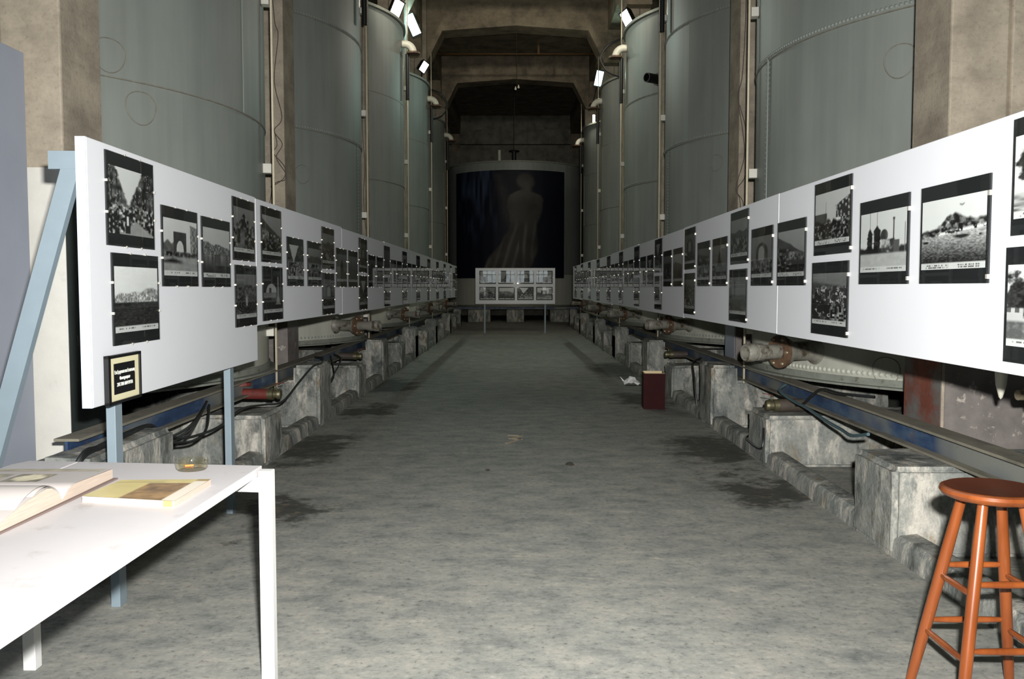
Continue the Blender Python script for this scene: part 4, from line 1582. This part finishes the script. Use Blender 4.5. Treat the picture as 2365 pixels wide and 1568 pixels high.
# ------------------------------------------------------------------ red box and paper on the floor
rb = thing('waste_box', 'open dark red box standing by the kerb on the floor', 'box', (1.60, 10.25, 0), rad(-4))
w_, d_, h_ = .122, .15, .41
for (a, b_, c, e) in ((-w_, w_, -d_, -d_ + .012), (-w_, w_, d_ - .012, d_), (-w_, -w_ + .012, -d_ + .012, d_ - .012), (w_ - .012, w_, -d_ + .012, d_ - .012)):
    MB().box(a, b_, c, e, 0, h_).build('side', M['binred'], rb)
MB().box(-w_ + .012, w_ - .012, -d_ + .012, d_ - .012, 0, .01).build('bottom', M['binred'], rb)
rim = MB()
for (a, b_, c, e) in ((-w_, w_, -d_, -d_ + .013), (-w_, w_, d_ - .013, d_), (-w_, -w_ + .013, -d_, d_), (w_ - .013, w_, -d_, d_)):
    rim.box(a, b_, c, e, h_, h_ + .003)
rim.build('card_rim', M['bincard'], rb)
MB().box(-w_ + .012, w_ - .012, d_ - .016, d_ - .012, .05, h_).build('card_lining', M['bincard'], rb)

pp = MB()
rng = np.random.RandomState(4)
G = 8
vv = []
for j in range(G + 1):
    for i in range(G + 1):
        u, v = i / G, j / G
        z = .005 + .11 * max(0, 1 - hypot(u - .45, v - .5) * 1.7) + .03 * rng.rand()
        vv.append((-.12 + .24 * u + .02 * rng.rand(), -.10 + .2 * v + .02 * rng.rand(), z))
vv[(G + 1) * G] = (-.16, .08, .12)
pp.add(vv, [(j * (G + 1) + i, j * (G + 1) + i + 1, (j + 1) * (G + 1) + i + 1, (j + 1) * (G + 1) + i) for j in range(G) for i in range(G)])
o = pp.build('crumpled_paper', M['whitepaper'], None, fix=False)
o.location = (1.66, 12.62, 0)
tag(o, 'crumpled sheet of white paper on the floor near the red box', 'paper')

# ------------------------------------------------------------------ drain pipes and valves below the tanks
def drain(s, x1, y, z, red, lab, r=.045):
    t = thing('drain_pipe', lab, 'pipe', (x1 * s, y, z), 0, 'drain pipes under the tanks')
    m_ = M['redpaint'] if red else M['drain']
    MB().cyl((.10 * s, 0, 0), (.62 * s, .05, 0), r, n=14).build('pipe', m_, t)
    vb = MB().lathe([(.0, 0), (.038, 0), (.045, .012), (.045, .03), (.036, .034), (.036, .06), (.05, .065), (.05, .11), (.0, .11)], (0, 0, 0), (s, 0, 0), 14).build('valve_body', M['brass'], t)
    MB().cyl((.05 * s, 0, .03), (.05 * s, 0, .08), .01, n=8).build('stem', M['brass'], vb)
    MB().bar((.05 * s, 0, .082), (-.03 * s, -.03, .10), .018, .006).build('lever', M['redpaint'], vb)
    if red:
        MB().lathe([(0, 0), (.075, 0), (.075, .025), (0, .025)], (.32 * s, -.02, .075), (0, 0, 1), 16, smooth=False).build('flange', M['redpaint'], t)
    return t


drain(-1, 1.97, 7.42, .495, True, 'red drain pipe with brass valve below the first table-side tank')
drain(1, 1.99, 7.02, .455, False, 'brown drain pipe with valve resting on the footing beyond the stool', r=.052)
drain(-1, 1.99, 11.5, .50, False, 'drain pipe with valve below the second table-side tank')
drain(1, 1.99, 11.8, .50, False, 'drain pipe with valve below the second stool-side tank')

# pale post end and valve under the board by the stool
t = thing('pipe_fitting', 'pale tapered pipe end with a chrome nut under the board beside the stool-side pillar', 'pipe', (2.325, 4.2, .82))
MB().lathe([(.0, 0), (.009, .01), (.024, .07), (.028, .12), (.028, .5)], (-.02, 0, .04), (0, 0, 1), 14).build('pipe_end', M['elbow'], t)
MB().lathe([(0, 0), (.025, 0), (.025, .05), (.018, .055), (.018, .25), (0, .25)], (.06, 0, .06), (1, .1, 0), 10).build('nut', M['bolt'], t)
MB().lathe([(.03, 0), (.05, .02), (.05, .3), (.03, .32)], (.13, .01, .05), (1, .1, -.25), 12).build('valve', M['lampblack'], t)
MB().cyl((.3, .02, -.82), (.3, .02, .3), .025, n=8).build('support', M['lampblack'], t)

# ------------------------------------------------------------------ cables
def smooth(pts, n=6):
    pts = [Vector(p) for p in pts]
    out = []
    for i in range(len(pts) - 1):
        p0, p1, p2, p3 = pts[max(i - 1, 0)], pts[i], pts[i + 1], pts[min(i + 2, len(pts) - 1)]
        for k in range(n):
            t = k / n
            out.append(.5 * ((2 * p1) + (-p0 + p2) * t + (2 * p0 - 5 * p1 + 4 * p2 - p3) * t * t + (-p0 + 3 * p1 - 3 * p2 + p3) * t ** 3))
    out.append(pts[-1])
    return out


def cable(pts, r, lab, mat='cable', group=None):
    o = MB().tube(smooth(pts), r, 6).build('cable', M[mat])
    return tag(o, lab, 'cable', group)


gc = 'cables draped over the footings'
for i in range(3):
    dz, dx = i * .012, i * .016
    cable([(-2.2 - dx, 3.98, 0.0), (-2.06 - dx, 3.98, .35 + dz), (-1.98, 4.0, .60 + dz), (-1.99 - dx, 4.25, .622), (-2.02 - dx, 4.63, .625), (-2.06, 4.98, .612), (-2.08, 5.25, .50 - dz), (-2.1, 5.62, .49 - dz * 2), (-2.14, 5.93, .52 - dz), (-2.17, 6.2, .59)], .0085,
          '%s black cable of the bundle over the long footing behind the table' % ('lowest', 'middle', 'topmost')[i], group=gc)
cable([(-2.0, 5.03, .56), (-1.98, 5.2, .50), (-1.97, 5.45, .476), (-1.97, 5.86, .466), (-1.96, 6.33, .52), (-1.96, 6.9, .475), (-1.965, 7.45, .43), (-1.95, 7.99, .545), (-1.93, 8.43, .64), (-1.92, 8.76, .645), (-2.0, 9.2, .66), (-2.2, 9.7, .63)], .0085, 'long black cable looping along the table-side footings past the red pipe', group=gc)
cable([(-2.02, 5.03, .50), (-2.05, 5.2, .474), (-2.06, 5.62, .411), (-2.06, 5.87, .45), (-2.12, 6.1, .58)], .0085, 'short black cable hanging low between the first table-side footings', group=gc)
cable([(-2.0, 9.37, .30), (-2.0, 9.72, .43), (-2.02, 10.26, .557), (-2.15, 10.5, .60)], .008, 'black cable hanging between footings under the second table-side tank', group=gc)
cable([(-2.1, 9.4, .60), (-2.05, 9.55, .40), (-2.03, 9.75, .36), (-2.05, 10.0, .42), (-2.15, 10.3, .60)], .007, 'thin cable loop beside the hanging cable under the second table-side tank', group=gc)
cable([(2.2, 7.2, .60), (2.12, 7.09, .565), (2.12, 6.76, .527), (2.12, 6.45, .518), (2.11, 6.0, .487), (2.10, 5.68, .477), (2.06, 5.4, .485), (2.05, 5.12, .54)], .011, 'teal cable sagging from the steel beam to the streaked footing', 'cableteal', gc)
cable([(2.2, 6.92, .47), (2.22, 6.82, .49), (2.222, 6.63, .577), (2.222, 6.40, .655), (2.24, 6.1, .66), (2.4, 5.9, .66)], .011, 'black cable climbing over the blue beam on the stool side', group=gc)
cable([(2.1, 10.0, .60), (1.95, 9.7, .57), (1.92, 9.50, .45), (1.92, 9.40, .25), (1.93, 9.37, .13)], .008, 'black cable hanging down a footing behind the red box', group=gc)
cable([(1.93, 6.85, .30), (1.90, 6.80, .15), (1.93, 7.35, .13), (2.0, 7.5, .14)], .008, 'black cable end beside the low footing with the brown pipe', group=gc)

# thin wires dangling on the pillars
gw = 'thin wires on the pillars'
def wire(s, k, pts, lab):
    y = PIL_Y[s][k] - .012
    o = MB().tube(smooth([(x * s, y, z) for (x, z) in pts]), .005, 5).build('wire', M['cablegrey'])
    tag(o, lab, 'wire', gw)
wire(-1, 1, [(2.62, 8.0), (2.71, 5.2), (2.69, 4.4), (2.65, 4.2), (2.70, 3.7), (2.62, 3.3), (2.71, 3.15), (2.62, 3.0), (2.69, 2.85), (2.59, 2.68), (2.60, 2.60), (2.72, 2.55), (2.78, 2.30)], 'thin dark wire with loops on the first inner table-side pillar')
wire(-1, 1, [(2.72, 3.2), (2.68, 3.0), (2.72, 2.9), (2.60, 2.75), (2.61, 2.62), (2.76, 2.52)], 'short slack wire loop on the first inner table-side pillar')
wire(1, 1, [(2.66, 8.0), (2.66, 5.0), (2.63, 3.9), (2.58, 3.6), (2.64, 3.2), (2.66, 2.9), (2.57, 2.55), (2.62, 2.4), (2.63, 2.0), (2.58, 1.6)], 'thin dark wire with loops on the first inner stool-side pillar')
wire(1, 1, [(2.60, 3.5), (2.70, 3.1), (2.68, 2.7), (2.58, 2.52), (2.66, 2.35), (2.62, 1.9)], 'short slack wire loop on the first inner stool-side pillar')
wire(-1, 2, [(2.60, 7.5), (2.64, 4.4), (2.60, 3.5), (2.63, 3.0), (2.60, 2.4)], 'thin wire on the second inner table-side pillar')

# cable hoops beside the tank tops
def hoop(s, k, lab):
    y = TANK_Y[s][k] + .9
    pts = [(TX * s - s * (TR - .1), y - .2, TZ + TH + .05), (s * 2.05, y, TZ + TH - .05), (s * 1.85, y, TZ + TH - .35), (s * 2.02, y, TZ + TH - .65), (s * 2.3, y - .2, TZ + TH - .8)]
    cable(pts, .022, lab, 'cable', 'cable hoops at the tank tops')
hoop(-1, 3, 'black cable hoop at the top of the fourth table-side tank')
hoop(1, 2, 'black cable hoop at the top of the third stool-side tank')

# ------------------------------------------------------------------ lamps
def flood(lab, loc, aim, size, mint, arm_to, power, axis=(0, 0, 1), spread=170):
    loc, aim = Vector(loc), Vector(aim)
    d = (aim - loc).normalized()
    t = thing('flood_lamp', lab, 'lamp', loc, 0, 'flood lamps high on the pillars')
    ay = Vector(axis)
    ay = (ay - d * ay.dot(d)).normalized()
    R = Matrix((ay.cross(-d), ay, -d)).transposed().to_4x4()
    w, h = size
    hb = MB()
    pts0 = [(-w / 2, -h / 2, 0), (w / 2, -h / 2, 0), (w / 2, h / 2, 0), (-w / 2, h / 2, 0)]
    pts1 = [(-w * .32, -h * .38, .16), (w * .32, -h * .38, .16), (w * .32, h * .38, .16), (-w * .32, h * .38, .16)]
    vv = [R @ Vector(p) for p in pts0 + pts1]
    hb.add(vv, [(4, 5, 6, 7), (0, 4, 7, 3), (1, 2, 6, 5), (0, 1, 5, 4), (3, 7, 6, 2)])
    hb.build('housing', M['lampblack'], t)
    gv = [R @ Vector((x * .84, y * .84, -.004)) for (x, y, z) in pts0]
    MB().add(gv, [(0, 1, 2, 3)]).build('lit_glass', M['lampmint'] if mint else M['lampwarm'], t, fix=False)
    rm = MB()
    e = .08
    for (a, b_, c, f_) in ((-w / 2, -w / 2 * .84, -h / 2, h / 2), (w / 2 * .84, w / 2, -h / 2, h / 2), (-w / 2, w / 2, -h / 2, -h / 2 * .84), (-w / 2, w / 2, h / 2 * .84, h / 2)):
        m2 = MB().box(a, b_, c, f_, -.02, 0)
        rm.add([R @ Vector(p) for p in m2.v], m2.f)
    rm.build('rim', M['lampblack'], t)
    MB().tube([(0, 0, 0) if False else R @ Vector((0, 0, .1)), Vector(arm_to) - loc], .018, 8).build('arm', M['lampblack'], t)
    L = bpy.data.lights.new('flood_light', 'AREA')
    L.shape = 'RECTANGLE'
    L.size, L.size_y = w * .8, h * .8
    L.energy = power
    L.spread = rad(spread)
    L.color = (.62, 1.0, .9) if mint else (1.0, .93, .78)
    lo = bpy.data.objects.new('flood_light', L)
    col.objects.link(lo)
    lo.location = loc + d * .05
    lo.rotation_euler = R.to_euler()
    return t


flood('flood lamp on an arm above the third table-side tank', (-2.62, 20.0, 7.55), (-1.9, 19.2, 7.3), (.30, .42), False, (-2.95, 21.05, 7.2), LAMP_W, (.45, 0, 1))
flood('mint glowing lamp under the roof beam on the table side', (-2.53, 22.3, 7.86), (-2.2, 19.0, 6.6), (.26, .60), True, (-2.55, 22.6, 8.06), LAMP_W, (-.42, 0, 1))
flood('small flood lamp beside the fourth table-side tank top', (-2.64, 26.0, 7.74), (-1.9, 25.2, 7.3), (.26, .34), False, (-2.75, 26.38, 7.4), LAMP_W * .6, (.6, 0, 1))
flood('flood lamp on an arm above the third stool-side tank', (2.50, 20.2, 7.36), (1.7, 19.5, 7.0), (.28, .46), False, (2.9, 21.45, 7.0), LAMP_W, (-.55, 0, 1))
flood('mint glowing lamp beside the fourth stool-side tank top', (2.45, 26.4, 7.50), (2.0, 23.0, 6.6), (.24, .50), True, (2.62, 26.9, 7.75), LAMP_W, (.22, 0, 1))
flood('flood lamp pointing down onto the fifth stool-side tank', (2.50, 29.0, 7.15), (2.75, 29.6, 5.6), (.24, .3), False, (2.70, 29.0, 8.2), LAMP_W * .6)
# unseen floods added on the nearer pillars for ambient light down the hall
for k in (1, 2):
    for s in (-1, 1):
        y = PIL_Y[s][k]
        flood('added fill lamp on the %s inner pillar of the %s, aimed down the hall' % (ORD[k - 1], SIDE[s]), (2.40 * s, y + .3, 7.7), (0, 26.5, 9.0) if k == 1 else (0, 27.0, 2.0), (.26, .5), False, (2.6 * s, y + .3, 7.7), FILL_W * (1.0 if k == 1 else .35), spread=60)

# white upright pipe lit by the last lamp
o = MB().cyl((2.56, 29.3, 5.9), (2.56, 29.3, 7.0), .045, n=12).build('standpipe', M['elbow'])
o.parent = tanks[(1, 4)]
o.location = -Vector((TX, TANK_Y[1][4], TZ))

# ------------------------------------------------------------------ tie rod, hanging cord
t = thing('tie_rod', 'thin orange tie rod across the roof between the beams', 'rod', (0, 29.2, 8.93))
MB().cyl((-2.73, 0, 0), (2.73, 0, 0), .022, n=8).build('rod', M['orange'], t)
MB().box(.72, .78, -.02, .02, .0, .42).build('hanger', M['orange'], t)
t = thing('pendant_cord', 'hanging cord with two small bulbs in the middle of the hall', 'pendant light', (.05, 27.4, 7.5))
MB().cyl((0, 0, 0), (-.02, 0, CEIL - 7.5), .009, n=6).build('cord', M['rope'], t)
for (x, z) in ((-.04, -.06), (.05, -.01)):
    MB().lathe([(0, -.06), (.03, -.045), (.035, -.015), (.018, .02), (.018, .05), (0, .05)], (x, 0, z), (0, 0, 1), 12).build('bulb', M['bulb'], t)
o = MB().cyl((-.06, 37.0, 7.0), (-.04, 37.0, CEIL), .018, n=6).build('rope', M['rope'])
tag(o, 'long rope hanging down over the end tank', 'rope')

# ------------------------------------------------------------------ banner on the end tank
def banner_paint(u, v):
    base = np.stack([.006 + 0 * u, .008 + 0 * u, .017 + 0 * u], -1)
    fo = np.clip(vn(u, v, 46, 6, 3) * vn(u, v, 12, 5, 5) - .25, 0, 1)
    fm = step(u - .06, .1) * step(.42 - u, .1) * step(v - .45, .2)
    base = base + (fo * fm)[..., None] * np.array([.08, .12, .20])  # bluish highlight on the left-hand folds, painted into the colour
    # draped standing figure, pale, seen from behind
    ks = [0, .08, .20, .32, .42, .50, .58, .66, .72, .77, .80, .82]
    lft = np.interp(v, ks, [.29, .30, .36, .45, .50, .525, .52, .50, .50, .52, .57, .61])
    rgt = np.interp(v, ks, [.66, .68, .73, .75, .735, .74, .77, .79, .795, .77, .70, .66])
    body = step(u - lft - .012 * (vn(u, v, 4, 18, 2) - .5), .012) * step(rgt + .012 * (vn(u, v, 4, 16, 4) - .5) - u, .012) * step(.82 - v, .01)
    head = step(1 - np.hypot((u - .645) / .072, (v - .895) / .068) + .25 * (vn(u, v, 14, 14, 21) - .5), .2)
    head = np.maximum(head, step(.04 - np.abs(u - .655), .015) * step(v - .8, .01) * step(.86 - v, .01))
    veil = step(.030 - np.abs(u - .47 + .16 * (v - .75)), .03) * step(v - .52, .06) * step(.97 - v, .02)
    bend = u + .22 * np.clip(.5 - v, 0, 1) * (u < .6)
    fold = np.clip(np.sin(bend * 88 + 4 * vn(u, v, 5, 4, 8)) * .5 + .5, 0, 1) ** 3
    tone = .020 + .05 * fbm(u, v, 9, 11) * vn(u, v, 5, 6, 17) * 2 + .09 * fold * step(.52 - v, .04) * vn(u, v, 8, 7, 13) + .03 * (1 - np.clip(np.abs(u - .56) * 6, 0, 1)) * step(v - .5, .05)
    m_ = np.clip(np.maximum(np.maximum(body, head), veil * .45), 0, 1)[..., None]
    c = np.stack([tone * 1.05, tone * .97, tone * .84], -1)
    return base * (1 - m_) + c * m_


nbx, nby = 150, 150
me = grid_mesh('banner', 1, 1, nbx, nby, banner_paint, M['banner'])
for v in me.vertices:
    u, w = v.co.x + .5, v.co.z
    a = rad(-145.6 + (145.6 - 47.5) * u)
    z = 1.78 + (6.16 - 1.78) * w
    wr = .006 * sin(u * 60 + 3 * sin(w * 5)) * (1 if .10 < u < .42 else .25)
    r = ER + .06 + wr
    v.co = Vector((r * cos(a), r * sin(a), z))
me.polygons.foreach_set('use_smooth', [True] * len(me.polygons))
o = put('banner', me, None, (0, EY, 0))
md = o.modifiers.new('cloth', 'SOLIDIFY')
md.thickness = .004
tag(o, 'dark hanging banner with a pale draped figure on the end tank', 'banner')

# ------------------------------------------------------------------ small scraps and an old paint mark on the floor
def scrap(x, y, r, lab):
    rg = np.random.RandomState(int(x * 100 + 300))
    n = 9
    pts = [(x + r * (.5 + .5 * rg.rand()) * cos(2 * pi * i / n), y + 1.6 * r * (.5 + .5 * rg.rand()) * sin(2 * pi * i / n), .001) for i in range(n)]
    o = MB().prism(pts, (0, 0, .006)).build('scrap', M['drain'])
    tag(o, lab, 'scrap', 'scraps on the floor')


scrap(.43, 6.93, .045, 'dark leaf-like scrap in the middle of the concrete floor')
scrap(-.21, 6.69, .022, 'tiny dark scrap on the floor in front of the table-side footings')
M['mark'] = plain('floor_paint_mark', srgb(178, 160, 134), 0.85, 0, 0.15, 14)
mk = MB()
for (a, b_) in (((-.07, 8.30), (.06, 8.28)), ((.06, 8.28), (-.05, 8.12)), ((-.05, 8.12), (.07, 8.08)), ((.05, 8.1), (-.08, 7.86))):
    mk.bar((*a, .0012), (*b_, .0012), .03, .002)
mk.build('paint_mark', M['mark'], floor)
